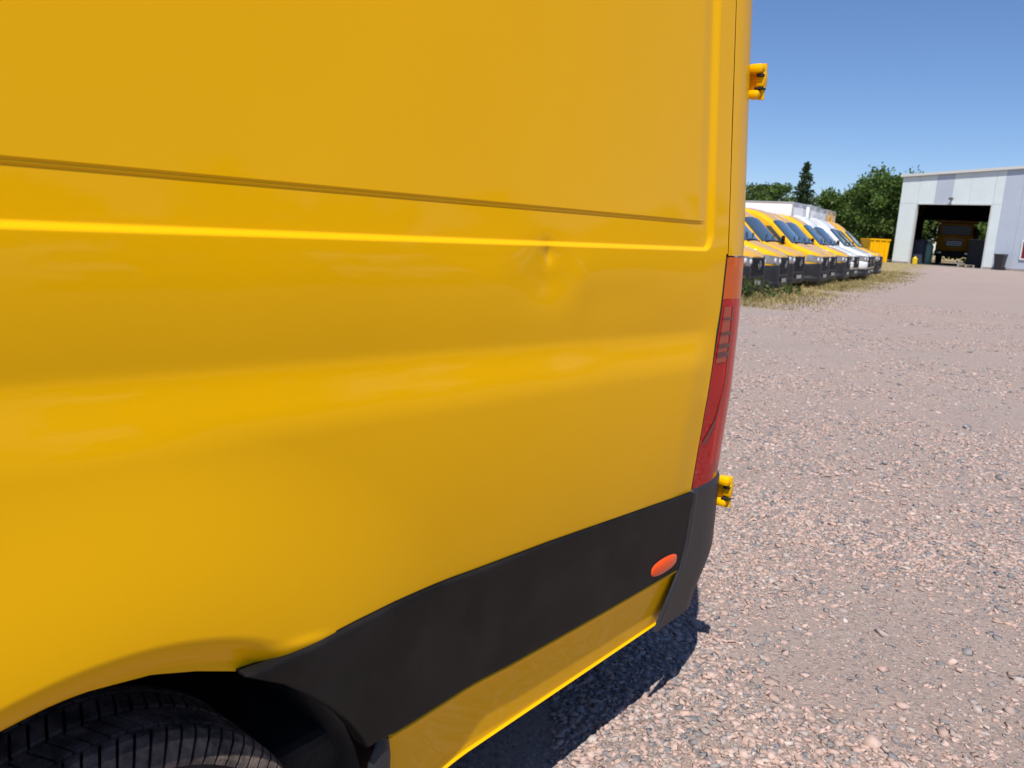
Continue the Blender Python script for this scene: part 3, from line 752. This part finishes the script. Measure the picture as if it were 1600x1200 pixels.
def parked_van(pm, name='parked_van', length=5.95, roof=2.62):
    root = empty(name, (0, 0, 0)); sh = VanShape(length, roof)
    build_front(root, pm, sh, length)
    for y in (1.0, 4.66):
        arch_disc(root, y)
        for sg in (-1, 1): road_wheel(root, (sg*.90, y, .345), sg, rel=False, n=20)
    for sg in (-1, 1):
        MB().box((sg*1.0, 3.0, .62), (.014, 2.9, .17), .004).build('side_trim', M_black, root)
        MB().box((sg*.985, length-.02, 1.08), (.03, .06, .6), .01).build('tail_lamp', M_redlens, root)
    MB().box((0, length+.02, .5), (1.9, .12, .34), .02).build('rear_bumper', M_black, root)
    return root
def box_truck(pm, bm_, name='box_truck'):
    root = empty(name, (0, 0, 0)); sh = VanShape(2.45, 2.36)
    build_front(root, pm, sh, 2.45)
    b = MB(); b.box((0, 4.85, 2.06), (2.12, 4.45, 2.38), .05); bo = b.build('cargo_box', bm_, root, smooth=True)
    t = MB()
    for sg in (-1, 1):
        for z in (.90, 3.22): t.box((sg*1.045, 4.85, z), (.06, 4.47, .07), .012)
        for y in (2.63, 7.07): t.box((sg*1.045, y, 2.06), (.06, .07, 2.34), .012)
    t.box((0, 2.63, 3.22), (2.1, .07, .07), .012); each(t, 'box_frame', new_mat('aluminium', (.62, .63, .64), .35, .7) if 'aluminium' not in bpy.data.materials else bpy.data.materials['aluminium'], bo)
    # roof fairing above the cab
    fa = []
    for k, (y, z) in enumerate(((1.80, 2.28), (1.98, 2.45), (2.25, 2.62), (2.58, 2.72))): fa.append([(x, y+.10*(x/.8)**2, z-.04*(x/.8)**2) for x in np.linspace(-.8, .8, 9)])
    slab('roof_fairing', np.array(fa), .35, pm, root, inward=(0, .25, -.35))
    MB().box((0, 4.6, .62), (.8, 4.9, .18), .01).build('chassis', M_under, root)
    arch_disc(root, 1.0)
    for y in (1.0, 5.3):
        for sg in (-1, 1): road_wheel(root, (sg*.90, y, .345), sg, rel=False, n=20)
    return root

BACKH = ROWH-math.pi/2                            # heading in which the parked bodies extend
def place(o, s, out=0, dr=0, scale=None):
    p = ROW0+rdir*s+rout*out
    o.location = (p[0], p[1], float(gz(p[0], p[1]))); o.rotation_euler = (0, 0, -(BACKH+R(dr)))
proto_y = parked_van(M_row); proto_w = box_truck(M_white, M_white); proto_b = box_truck(M_row, M_row, 'box_truck')
GRP = 'vans parked nose out along the dry grass'
ylab = ['yellow van nearest in the parked row, half hidden behind the tail lamp',
        'second yellow van of the row, its headlamp beside the nearest one',
        'yellow van with wide windscreen after the gap, third in the parked row',
        'fourth yellow van of the parked row, dark bumper over the dry grass',
        'fifth yellow van of the parked row, counted from the tail lamp',
        'sixth yellow van of the row, right before the white box trucks']
for k, (s, o_, dr) in enumerate(((0, .05, 2), (2.6, .12, -1.5), (6.15, -.22, 3.5), (8.75, .10, 0), (11.3, -.08, 2), (13.75, .06, -1))):
    v_ = proto_y if k == 0 else copy_tree(proto_y)
    place(v_, s, o_, dr); tag(v_, ylab[k], 'van', GRP)
wlab = ['white box truck next to the yellow vans, its long box side showing above them',
        'middle one of the three white box trucks in the row',
        'white box truck beside the last, yellow one of the row']
for k, (s, o_, dr) in enumerate(((16.45, -.05, 2.5), (18.9, .15, -.5), (21.3, -.05, 1.5))):
    v_ = proto_w if k == 0 else copy_tree(proto_w)
    place(v_, s, o_, dr); tag(v_, wlab[k], 'truck', GRP)
place(proto_b, 23.8, 0, 0); tag(proto_b, 'yellow box truck at the far end of the parked row', 'truck', GRP)

# vans across the yard, outside the frame, which glint in the paint of the near van
proto_g = parked_van(M_white, 'parked_van')
GR2 = 'vans standing across the yard outside the frame'
spots = [(17.5, 8.5, 0), (17.8, 11.4, 1), (17.6, 14.6, 1), (18.0, 17.8, 0), (18.2, 21.2, 0), (18.6, 27.5, 1), (18.9, 30.6, 0)]
for k, (x, y, c_) in enumerate(spots):
    v_ = proto_g if k == 0 else copy_tree(proto_g if not c_ else proto_y)
    v_.location = (x, y, 0); v_.rotation_euler = (0, 0, -R(88)); 
    tag(v_, ('white' if not c_ else 'yellow')+' van parked across the yard, seen only as glints in the yellow paint', 'van', GR2)

v_ = copy_tree(proto_g); v_.location = (-22.6, 70.5, .57); v_.rotation_euler = (0, 0, R(70)); v_['group'] = ''
tag(v_, 'white van standing in the shade under the tall tree behind the yellow skip', 'van'); del v_['group']
# front half of the near van (outside the frame)
fr = empty('cab', (0, 0, 0)); fr.parent = van; fr.location = Vector((-2, -4.72, 0))-van.location
def cab_part():
    before = set(bpy.data.objects)
    build_front(fr, M_yel, VanShape(6.9, 2.62), 3.25)
    arch_disc(fr, 1.0)
cab_part()

# ------------------------------------------------------------------ hall
HP = np.array((-15.79, 60.47, .57)); ha = R(-79)
hu = np.array((-math.sin(ha), -math.cos(ha), 0)); hn = np.array((math.cos(ha), -math.sin(ha), 0)); hn = -hn if hn[1] > 0 else hn     # along the facade to the right; outward
HW, HD, SK = 19.0, 16.0, -.42                     # the hall's long axis is not square to this front
def hz(u): return 5.84+.056*u if u < HW/2 else 5.84+.056*(HW-u)
hall = empty('hall', tuple(HP)); hall.rotation_euler = (0, 0, math.atan2(hu[1], hu[0]))
tag(hall, 'white and pale grey metal hall with a large open doorway', 'building')
# local frame: x along facade, y into the hall (check), z up
Minv = Matrix.Rotation(-hall.rotation_euler.z, 3, 'Z'); inn = Minv @ Vector(tuple(-hn)); ys_ = 1 if inn.y > 0 else -1
def clad(name, col):
    m = new_mat(name, col, .45, .0, .3, .2)
    tc = N(m, 'ShaderNodeTexCoord'); w = N(m, 'ShaderNodeTexWave'); w.inputs['Scale'].default_value = 3.2; w.bands_direction = 'X'
    L(m, tc.outputs['Object'], w.inputs['Vector'])
    b = N(m, 'ShaderNodeBump'); b.inputs['Strength'].default_value = .5; b.inputs['Distance'].default_value = .02
    L(m, w.outputs['Fac'], b.inputs['Height']); L(m, b.outputs[0], P(m).inputs['Normal'])
    n = N(m, 'ShaderNodeTexNoise'); n.inputs['Scale'].default_value = 1.3; n.inputs['Detail'].default_value = 6; L(m, tc.outputs['Object'], n.inputs['Vector'])
    r = N(m, 'ShaderNodeValToRGB'); e = r.color_ramp.elements; e[0].position = .3; e[0].color = (*[c*.93 for c in col], 1); e[1].position = .7; e[1].color = (*col, 1)
    L(m, n.outputs['Fac'], r.inputs[0]); L(m, r.outputs[0], P(m).inputs['Base Color'])
    return m
M_cw = clad('cladding_white', (.72, .80, .81)); M_cg = clad('cladding_grey', (.49, .55, .64))
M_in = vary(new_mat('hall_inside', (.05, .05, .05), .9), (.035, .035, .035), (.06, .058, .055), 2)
M_trim = new_mat('edge_trim', (.62, .62, .60), .5)
M_conc = vary(new_mat('concrete_base', (.3, .27, .24), .9), (.24, .21, .19), (.36, .32, .28), 4)
D0, D1, DH = 1.17, 5.88, 4.04                     # doorway
def panel(u0, u1, z0, z1f, mat):
    "one cladding sheet, 3 mm joint all round"
    g_ = .006; t = .08*ys_
    za, zb2 = (hz(u0), hz(u1)) if z1f is None else (z1f, z1f)
    V = []
    for y in (0, t):
        V += [(u0+g_, y, z0+g_), (u1-g_, y, z0+g_), (u1-g_, y, zb2-g_), (u0+g_, y, za-g_)]
    F = [(0, 1, 2, 3), (7, 6, 5, 4), (0, 4, 5, 1), (1, 5, 6, 2), (2, 6, 7, 3), (3, 7, 4, 0)]
    if ys_ < 0: F = [f[::-1] for f in F]
    return mesh('wall_panel', V, F, mat, hall)
panel(0, D0, .12, DH, M_cw); panel(0, D0, DH, None, M_cw); panel(D0, 2.27, DH, None, M_cw); panel(2.27, 3.36, DH, None, M_cg)
panel(3.36, 4.45, DH, None, M_cw); panel(4.45, D1, DH, None, M_cw); panel(D1, 6.44, .12, DH, M_cw); panel(D1, 6.44, DH, None, M_cw)
u = 6.44
while u < HW-.1:
    u1 = min(u+1.05, HW); panel(u, u1, .12, None, M_cg); u = u1
bs = MB(); bs.box((D0/2, .04*ys_, .058), (D0, .10, .116)); bs.box(((D1+HW)/2, .04*ys_, .058), (HW-D1, .10, .116)); each(bs, 'plinth', M_conc, hall)
tr = MB()
for (x, z0, z1) in ((D0+.03, 0, DH), (D1-.03, 0, DH)): tr.box((x, .06*ys_, (z0+z1)/2), (.05, .22, z1-z0))
tr.box(((D0+D1)/2, .06*ys_, DH-.03), (D1-D0-.06, .22, .05)); each(tr, 'door_frame', M_trim, hall)
# roof, side walls, far gable with a second opening
rf = []
for y in (-.12*ys_, HD*ys_): rf.append([(x+SK*y, y, hz(x)+.06) for x in (-.12, HW/2, HW+.12)])
slab('roof', np.array(rf), .14, new_mat('roof_sheet', (.36, .38, .40), .5), hall, smooth=False, inward=(0, 0, -1))
eb = MB()
for (xa, xb) in ((-.14, HW/2), (HW/2, HW+.14)):
    za, zb2 = hz(max(xa, 0))+.03, hz(min(xb, HW))+.03; d_ = math.atan2(zb2-za, xb-xa)
    eb.box(((xa+xb)/2, -.14*ys_, (za+zb2)/2), (xb-xa, .03, .17), ry=-d_)
each(eb, 'eaves_flashing', M_trim, hall)
def skew_box(name, x, w, y0, y1, z0, z1, mat):
    V = []
    for z in (z0, z1):
        for (a, y) in ((x-w/2, y0), (x+w/2, y0), (x+w/2, y1), (x-w/2, y1)): V.append((a+SK*y, y*ys_, z))
    return mesh(name, V, [(3, 2, 1, 0), (4, 5, 6, 7), (0, 1, 5, 4), (1, 2, 6, 5), (2, 3, 7, 6), (3, 0, 4, 7)], mat, hall)
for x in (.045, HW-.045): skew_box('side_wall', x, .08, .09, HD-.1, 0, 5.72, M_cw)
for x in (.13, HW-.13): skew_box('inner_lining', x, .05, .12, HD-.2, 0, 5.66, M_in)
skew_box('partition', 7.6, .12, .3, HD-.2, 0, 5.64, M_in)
FD0, FD1, FDH = 1.35, 6.9, 3.55
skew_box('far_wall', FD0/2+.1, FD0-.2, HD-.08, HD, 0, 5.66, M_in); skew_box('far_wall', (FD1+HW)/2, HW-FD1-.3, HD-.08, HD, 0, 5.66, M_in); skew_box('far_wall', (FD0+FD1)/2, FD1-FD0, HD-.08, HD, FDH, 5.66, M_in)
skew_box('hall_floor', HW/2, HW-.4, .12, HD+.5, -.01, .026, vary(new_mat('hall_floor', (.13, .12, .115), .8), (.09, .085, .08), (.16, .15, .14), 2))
for k in range(4): skew_box('roof_beam', HW/2, HW-.5, 2+4*k, 2.2+4*k, 5.25, 5.55, M_in)
li = MB(); li.box((3.40, -.10*ys_, 4.40), (.10, .2, .10), .01); li.box((3.42, -.26*ys_, 4.36), (.26, .16, .16), .03); li.build('door_lamp', new_mat('lamp_grey', (.12, .12, .13), .5), hall)
wi = MB(); wx, wz = 8.52, 1.30
for (cx, cz, a, b) in ((wx, wz-.55, 1.16, .07), (wx, wz+.55, 1.16, .07), (wx-.55, wz, .07, 1.03), (wx+.55, wz, .07, 1.03)): wi.box((cx, -.03*ys_, cz), (a, .10, b))
wn = wi.build('window', M_white, hall)
MB().box((wx, -.012*ys_, wz), (1.03, .012, 1.03)).build('window_pane', new_mat('red_blind_glass', (.16, .02, .03), .08, 0, 1, .02), wn)

def hall_thing(name, x, y, label, cat):
    p = hall.location + Matrix.Rotation(hall.rotation_euler.z, 3, 'Z') @ Vector((x+SK*max(y, 0), y*ys_, 0))
    e = empty(name, (p.x, p.y, .57 if y < 0 else .596), hall.rotation_euler.z+(R(20) if name == 'lorry' else 0)); tag(e, label, cat); return e
# lorry standing in the far doorway
tk = hall_thing('lorry', 4.0, 6.0, 'orange and yellow lorry standing inside the open hall', 'lorry')
M_or = paint('orange_paint', (.36, .16, .008), .02)
c = MB(); c.box((0, .9*ys_, 1.55), (2.35, 1.7, 1.25), .10); c.box((0, 1.0*ys_, 2.55), (2.2, 1.5, .9), .12); c.build('cab', M_or, tk, smooth=True)
MB().box((0, .22*ys_, 2.48), (1.9, .05, .72), .02).build('windscreen', new_mat('dark_glass', (.01, .012, .014), .25, 0, 0, .1, .3), tk)
g2 = MB().box((0, .03*ys_, 1.55), (1.1, .04, .42), .01).build('grille', M_dark, tk)
for k in range(3): MB().box((0, .0, 1.43+.12*k), (1.0, .05, .04)).build('louvre', M_rim, g2)
MB().box((0, .02*ys_, .80), (2.4, .35, .42), .05).build('bumper', M_black, tk)
for sg in (-1, 1):
    MB().box((sg*.92, -.16*ys_, .86), (.34, .05, .16), .02).build('headlamp', M_lamp, tk)
    mm = MB(); mm.box((sg*1.36, .3*ys_, 2.3), (.20, .12, .62), .04); mm.tube((sg*1.1, .3*ys_, 2.55), (sg*1.36, .3*ys_, 2.55), .03); mm.build('mirror', M_black, tk)
    for y in (1.1, 4.6): road_wheel(tk, (sg*1.0, y*ys_, .40), sg, rel=False, n=20)
dm = MB(); dm.box((0, 3.9*ys_, 2.1), (2.5, 4.2, 1.5), .03); dm.box((0, 1.3*ys_, 3.12), (2.7, 1.4, .16), .03); dm.build('dump_body', vary(new_mat('rusty_orange', (.3, .12, .04), .7), (.22, .09, .03), (.36, .16, .05), 4), tk)
MB().box((0, 3.2*ys_, .75), (.9, 5.4, .3)).build('chassis', M_under, tk)
# odds and ends round the doorway
b_ = hall_thing('litter_bin', 7.02, -.45, 'grey wheeled refuse bin against the pale grey wall right of the doorway', 'bin')
t = []
for z, w in ((.06, .40), (.30, .46), (.92, .56)): t.append([(w/2*cx, w/2*cy*1.1, z) for cx, cy in ((-1, -1), (1, -1), (1, 1), (-1, 1), (-1, -1))])
grid('bin_body', np.array(t), M_grey, b_, smooth=False); MB().box((0, .0, .96), (.60, .68, .07), .02).build('lid', M_grey, b_)
for sg in (-1, 1): MB().lathe((sg*.24, .26*ys_, .10), (1, 0, 0), [(-.03, 0), (-.03, .10), (.03, .10), (.03, 0)], 16).build('wheel', M_rub, b_)
k_ = hall_thing('yellow_canister', 1.62, -.10, 'small yellow canister by the left edge of the doorway', 'canister')
MB().lathe((0, 0, 0), (0, 0, 1), [(0, 0), (0, .15), (.02, .17), (.38, .17), (.46, .08), (.52, .05), (.52, 0)], 20).build('can_body', new_mat('canister_yellow', (.7, .5, .01), .4), k_, smooth=True)
tt = MB(); tt.tube((-.09, 0, .46), (-.09, 0, .58), .012); tt.tube((.09, 0, .46), (.09, 0, .58), .012); tt.tube((-.1, 0, .58), (.1, 0, .58), .014); tt.build('handle', M_dark, k_)
g_ = hall_thing('gas_bottle_rack', 2.30, 2.2, 'pale green upright tank standing inside the doorway left of the lorry', 'tank')
MB().lathe((0, 0, 0), (0, 0, 1), [(0, 0), (0, .30), (.05, .33), (1.25, .33), (1.42, .22), (1.48, .08), (1.6, .07), (1.6, 0)], 24).build('tank_body', new_mat('tank_green', (.16, .30, .22), .45), g_, smooth=True)
MB().lathe((0, 0, 1.58), (0, 0, 1), [(0, .12), (.03, .14), (.10, .14), (.12, .05), (.12, 0)], 18).build('valve_cap', new_mat('cap_white', (.6, .62, .6), .4), g_, smooth=True)
w_ = hall_thing('tool_cabinet', 1.75, 1.6, 'dark blue tool cabinet just inside the left of the doorway', 'cabinet')
MB().box((0, 0, .82), (.62, .5, 1.64), .015).build('carcass', new_mat('cabinet_blue', (.05, .06, .09), .5), w_)
for k in range(4): MB().box((0, -.26*ys_, .25+.36*k), (.56, .02, .33), .006).build('drawer', new_mat('drawer_blue', (.07, .08, .115), .45) if k == 0 else bpy.data.materials['drawer_blue'], w_)
s_ = hall_thing('pallet', 5.05, 1.3, 'pale pallet lying on the floor at the right of the doorway', 'pallet')
for k in range(5): MB().box((0, (-.32+.16*k)*ys_, .135), (1.1, .10, .022)).build('board', new_mat('pale_wood', (.48, .42, .33), .8) if k == 0 else bpy.data.materials['pale_wood'], s_)
for x in (-.48, 0, .48): MB().box((x, 0, .062), (.10, .76, .12)).build('block', bpy.data.materials['pale_wood'], s_)
pc = hall_thing('waste_container', 5.55, 3.8, 'dark grey container standing behind the right door jamb inside the hall', 'container')
MB().box((0, .6*ys_, .95), (1.2, 1.2, 1.7), .03).build('container_body', M_grey, pc); MB().box((0, .6*ys_, 1.84), (1.26, 1.26, .07), .02).build('lid', new_mat('lid_grey', (.20, .20, .20), .6), pc)

# yellow skip between the row and the hall
sk = empty('yellow_skip', (-17.0, 60.3, .57), R(38)); tag(sk, 'yellow steel skip between the last parked truck and the hall', 'skip')
V = [(-.62, -.8, 0), (.62, -.8, 0), (.62, .8, 0), (-.62, .8, 0), (-.66, -.84, 1.55), (.66, -.84, 1.55), (.66, .84, 1.55), (-.66, .84, 1.55)]
mesh('skip_body', V, [(3, 2, 1, 0), (0, 1, 5, 4), (1, 2, 6, 5), (2, 3, 7, 6), (3, 0, 4, 7)], M_yel, sk)
r_ = MB()
for (c_, d_) in (((0, -.86, 1.52), (1.4, .08, .10)), ((0, .86, 1.52), (1.4, .08, .10)), ((-.68, 0, 1.52), (.08, 1.64, .10)), ((.68, 0, 1.52), (.08, 1.64, .10))): r_.box(c_, d_, .01)
each(r_, 'rim_rail', M_yel, sk)
for x in (-.4, 0, .4): MB().box((x, -.845, .75), (.09, .09, 1.4), .01).build('rib', M_yel, sk)

# ------------------------------------------------------------------ vegetation
def leaf_mat(name, a, b):
    m = new_mat(name, a, .55, spec=.3)
    oi = N(m, 'ShaderNodeNewGeometry'); n = N(m, 'ShaderNodeTexNoise'); n.inputs['Scale'].default_value = .9; n.inputs['Detail'].default_value = 4
    L(m, oi.outputs['Position'], n.inputs['Vector'])
    mx = N(m, 'ShaderNodeMath', operation='ADD'); mr = N(m, 'ShaderNodeMath', operation='MULTIPLY'); mr.inputs[1].default_value = .5
    L(m, oi.outputs['Random Per Island'], mr.inputs[0]); L(m, mr.outputs[0], mx.inputs[0]); L(m, n.outputs['Fac'], mx.inputs[1])
    r = N(m, 'ShaderNodeValToRGB'); e = r.color_ramp.elements; e[0].position = .4; e[0].color = (*a, 1); e[1].position = 1.0; e[1].color = (*b, 1)
    L(m, mx.outputs[0], r.inputs[0]); L(m, r.outputs[0], P(m).inputs['Base Color'])
    P(m).inputs['Subsurface Weight'].default_value = 0
    tl = N(m, 'ShaderNodeBsdfTranslucent'); L(m, r.outputs[0], tl.inputs[0])
    ms = N(m, 'ShaderNodeMixShader'); ms.inputs[0].default_value = .3
    out = m.node_tree.nodes['Material Output']; L(m, P(m).outputs[0], ms.inputs[1]); L(m, tl.outputs[0], ms.inputs[2]); L(m, ms.outputs[0], out.inputs['Surface'])
    return m
M_l1 = leaf_mat('leaf_broad', (.038, .082, .014), (.12, .19, .036)); M_l2 = leaf_mat('leaf_dark', (.022, .044, .015), (.055, .09, .03)); M_l3 = leaf_mat('leaf_light', (.05, .085, .018), (.12, .165, .045))
M_bark = vary(new_mat('bark', (.09, .07, .05), .9), (.05, .04, .03), (.13, .10, .075), 6)

def quads(C_, S, rng, up=.3):
    n = len(C_); a = rng.normal(size=(n, 3)); a[:, 2] *= .7; a /= np.linalg.norm(a, axis=1)[:, None]
    b = rng.normal(size=(n, 3)); b -= (b*a).sum(1)[:, None]*a; b /= np.linalg.norm(b, axis=1)[:, None]
    c_ = np.cross(a, b); S = S[:, None]
    V = np.stack([C_-b*S, C_+c_*S*.55, C_+b*S, C_-c_*S*.55], 1).reshape(-1, 3)
    return V, np.arange(n*4).reshape(-1, 4)
def crown(rng, h, r, base, nclump, per, leaf, shape=1.0):
    "leaf clumps spread through an uneven crown volume"
    lob = [(rng.normal(0, .45*r, 3)*np.array((1, 1, .6))+np.array((0, 0, base+(h-base)*(.3+.45*rng.random()))), r*(.38+.35*rng.random())) for _ in range(9)]
    pts = []; 
    for k in range(nclump):
        c_, rr_ = lob[rng.integers(len(lob))]; d = rng.normal(size=3); d /= np.linalg.norm(d)
        p = c_+d*rr_*(.55+.5*rng.random())
        p[2] = np.clip(p[2], base*.9, h-.2); cr_ = r*(.10+.10*rng.random())
        q = p+rng.normal(0, cr_*.75, (per, 3))*np.array((1, 1, .75)); pts.append(q)
    pts = np.vstack(pts)
    pts = pts[pts[:, 2] < h]
    return quads(pts, leaf*(.6+.8*rng.random(len(pts))), rng)
def tree(name, loc, h, r, base, label, mat, seed, nclump=110, per=80, leaf=.24, group=None):
    rng = np.random.default_rng(seed); root = empty(name, loc); tag(root, label, 'tree', group)
    V, F = crown(rng, h, r, base, nclump, per, leaf); mesh('crown', V, F, mat, root)
    t = MB(); p = Vector((0, 0, -.1)); rad = .035*h
    for k in range(4):
        q = p+Vector((rng.normal(0, .12), rng.normal(0, .12), h*.16)); t.tube(p, q, rad, rad*.8, 9); p = q; rad *= .8
        for j in range(2):
            d = Vector((rng.normal(0, 1), rng.normal(0, 1), .8)).normalized(); e_ = q+d*r*.7; mid = q+d*r*.35+Vector((0, 0, .15*r)); t.tube(q, mid, rad*.5, rad*.3, 7); t.tube(mid, e_, rad*.3, rad*.1, 6)
    t.build('trunk', M_bark, root, smooth=True)
    return root
def conifer(name, loc, h, r, label, seed):
    rng = np.random.default_rng(seed); root = empty(name, loc); tag(root, label, 'tree')
    pts = []
    for z in np.arange(h*.08, h*.99, .26):
        f = 1-z/h; rr_ = r*(f**.85)*(.8+.35*rng.random())
        for k in range(int(5+9*f)):
            a = rng.random()*6.283; l = rr_*(.6+.5*rng.random()); n = int(10+26*f)
            s = rng.random(n)**.7; x = s*l
            pts.append(np.stack([x*math.cos(a)+rng.normal(0, .12, n), x*math.sin(a)+rng.normal(0, .12, n), z-.28*x*s+rng.normal(0, .09, n)], -1))
    pts.append(np.stack([rng.normal(0, .06, 40), rng.normal(0, .06, 40), h*(.93+.07*rng.random(40))], -1))
    pts = np.vstack(pts); V, F = quads(pts, .15*(.6+.8*rng.random(len(pts))), rng); mesh('crown', V, F, M_l2, root)
    MB().tube((0, 0, -.1), (0, 0, h*.96), .03*h, .01, 10).build('trunk', M_bark, root, smooth=True)
    return root
GT = 'trees behind the parked row'
tree('broadleaf_tree', (-22.4, 80.5, .5), 8.3, 3.9, 1.0, 'tall broad green tree rising just left of the hall', M_l1, 3, 190, 170, .155, GT)
tree('broadleaf_tree', (-28.4, 84, .5), 6.9, 3.3, .5, 'lower green tree between the conifer and the tall tree', M_l1, 5, 120, 130, .16, GT)
conifer('conifer', (-30.7, 82.5, .5), 9.1, 2.9, 'dark pointed conifer standing above the white truck box', 8)
for k, (x, y, h, r, lb) in enumerate(((-33.9, 84, 7.4, 3.6, 'dull green tree just left of the conifer'), (-38.5, 85, 7.2, 3.6, 'pale green tree second to the left of the conifer'), (-43, 86, 7.0, 3.6, 'green tree at the left end of the tree line, beside the near van'), (-48, 87, 7, 4, 'tree beyond the left end of the tree line, behind the near van'))):
    tree('broadleaf_tree', (x, y, .5), h, r, .4, lb, M_l3 if k % 2 else M_l1, 20+k, 120, 120, .17, GT)
tree('broadleaf_tree', (-20.0, 88, .5), 6.5, 3.6, .1, 'sunlit tree seen through the far doorway of the hall', M_l3, 31, 110, 70, .26, GT)
tree('broadleaf_tree', (-15.0, 88, .5), 6.5, 3.6, .3, 'tree seen through the hall right of the lorry', M_l1, 32, 110, 70, .26, GT)
tree('broadleaf_tree', (-27, 94, .5), 7.2, 4.5, .3, 'tree standing behind the tall broad tree', M_l1, 33, 110, 70, .3, GT)

# woodland beyond the yard's right side (mirrored in the paint)
rng = np.random.default_rng(77); Vs, Fs, k0 = [], [], 0
for k in range(22):
    x = 34+rng.random()*9+.1*abs(k-8); y = -14+5.0*k+rng.normal(0, 1.2); h = 6.5+4*rng.random()
    V, F = crown(rng, h, 3.3+1.2*rng.random(), .2, 46, 46, .42); V = V+np.array((x, y, 0)); Vs.append(V); Fs.append(F+k0); k0 += len(V)
wd = mesh('woodland', np.vstack(Vs), np.vstack(Fs), M_l1); tag(wd, 'wood along the far side of the yard, mirrored in the yellow paint', 'wood', kind='stuff')

rng = np.random.default_rng(78); Vs, Fs, k0 = [], [], 0
for k in range(18):
    x = -54-5.2*k+rng.normal(0, 1); y = 88-1.6*k+rng.normal(0, 2); h = 6+3*rng.random()
    V, F = crown(rng, h, 3.4+1.2*rng.random(), .2, 46, 46, .42); V = V+np.array((x, y, .5)); Vs.append(V); Fs.append(F+k0); k0 += len(V)
wd = mesh('woodland', np.vstack(Vs), np.vstack(Fs), M_l1); tag(wd, 'wood far behind the near van, continuing the tree line to the left', 'wood', kind='stuff')

# dry grass and weeds under the noses of the row
def blades():
    rng = np.random.default_rng(5); n = 26000
    s = -3+33*rng.random(n)**1.15; o_ = rng.normal(.25, .75, n)
    dens = np.sin(s*1.7+np.sin(o_*2))+np.sin(s*.63+1.1)*1.2+rng.normal(0, .8, n); ok = (dens > -.6) & (o_ > -2.4) & (o_ < 2.4-.02*s)
    s, o_ = s[ok], o_[ok]; n = len(s)
    p = ROW0[None]+s[:, None]*rdir+o_[:, None]*rout
    tall = np.where(np.abs(o_) < .9, 1, .55); h = (.03+.13*rng.random(n)**2)*tall*(1+.9*np.exp(-((s+.8)/1.1)**2))
    w = .006+.010*rng.random(n); a = rng.random(n)*6.283; lean = rng.normal(0, .5, (n, 2))*h[:, None]
    z0 = gz(p[:, 0], p[:, 1]); ca, sa = np.cos(a)*w, np.sin(a)*w
    V = np.zeros((n, 5, 3)); V[:, 0] = np.stack([p[:, 0]-ca, p[:, 1]-sa, z0-.01], -1); V[:, 1] = np.stack([p[:, 0]+ca, p[:, 1]+sa, z0-.01], -1)
    mid = np.stack([p[:, 0]+lean[:, 0]*.4, p[:, 1]+lean[:, 1]*.4, z0+h*.6], -1)
    V[:, 2] = mid+np.stack([ca, sa, 0*a], -1)*.8; V[:, 3] = mid-np.stack([ca, sa, 0*a], -1)*.8
    V[:, 4] = np.stack([p[:, 0]+lean[:, 0], p[:, 1]+lean[:, 1], z0+h], -1)
    b = np.arange(n)[:, None]*5; F = [tuple(f) for f in b+np.array([0, 1, 2, 3])]+[tuple(f) for f in b+np.array([3, 2, 4])]
    m = leaf_mat('dry_grass', (.17, .15, .045), (.52, .42, .20))
    o = mesh('dry_grass', V.reshape(-1, 3), F, m); tag(o, 'dry yellow grass and weeds along the noses of the parked row', 'grass', kind='stuff')
blades()
def weed(loc, h, seed, label):
    rng = np.random.default_rng(seed); root = empty('weed', loc); tag(root, label, 'weed', 'weeds in front of the nearest parked van')
    st = MB(); pts = []
    for k in range(9):
        b = Vector((rng.normal(0, .10), rng.normal(0, .10), 0)); e_ = b+Vector((rng.normal(0, .12), rng.normal(0, .12), h*(.6+.5*rng.random()))); st.tube(b, e_, .006, .003, 5)
        for j in range(14): pts.append(b.lerp(e_, .2+.8*rng.random())+Vector(rng.normal(0, .03, 3)))
    st.build('stem', M_l3, root); V, F = quads(np.array(pts), .05*(.6+.8*rng.random(len(pts))), rng); mesh('leaf', V, F, M_l3, root)
for k, (s, o_, h, lb) in enumerate(((-1.35, .35, .62, 'tall green weed in front of the nearest parked van, close to the tail lamp'), (-.4, .55, .45, 'second green weed in front of the nearest parked van'), (2.2, .6, .32, 'low weed at the bumper of the second yellow van'))):
    p = ROW0+rdir*s+rout*o_; weed((p[0], p[1], 0), h, 60+k, lb)
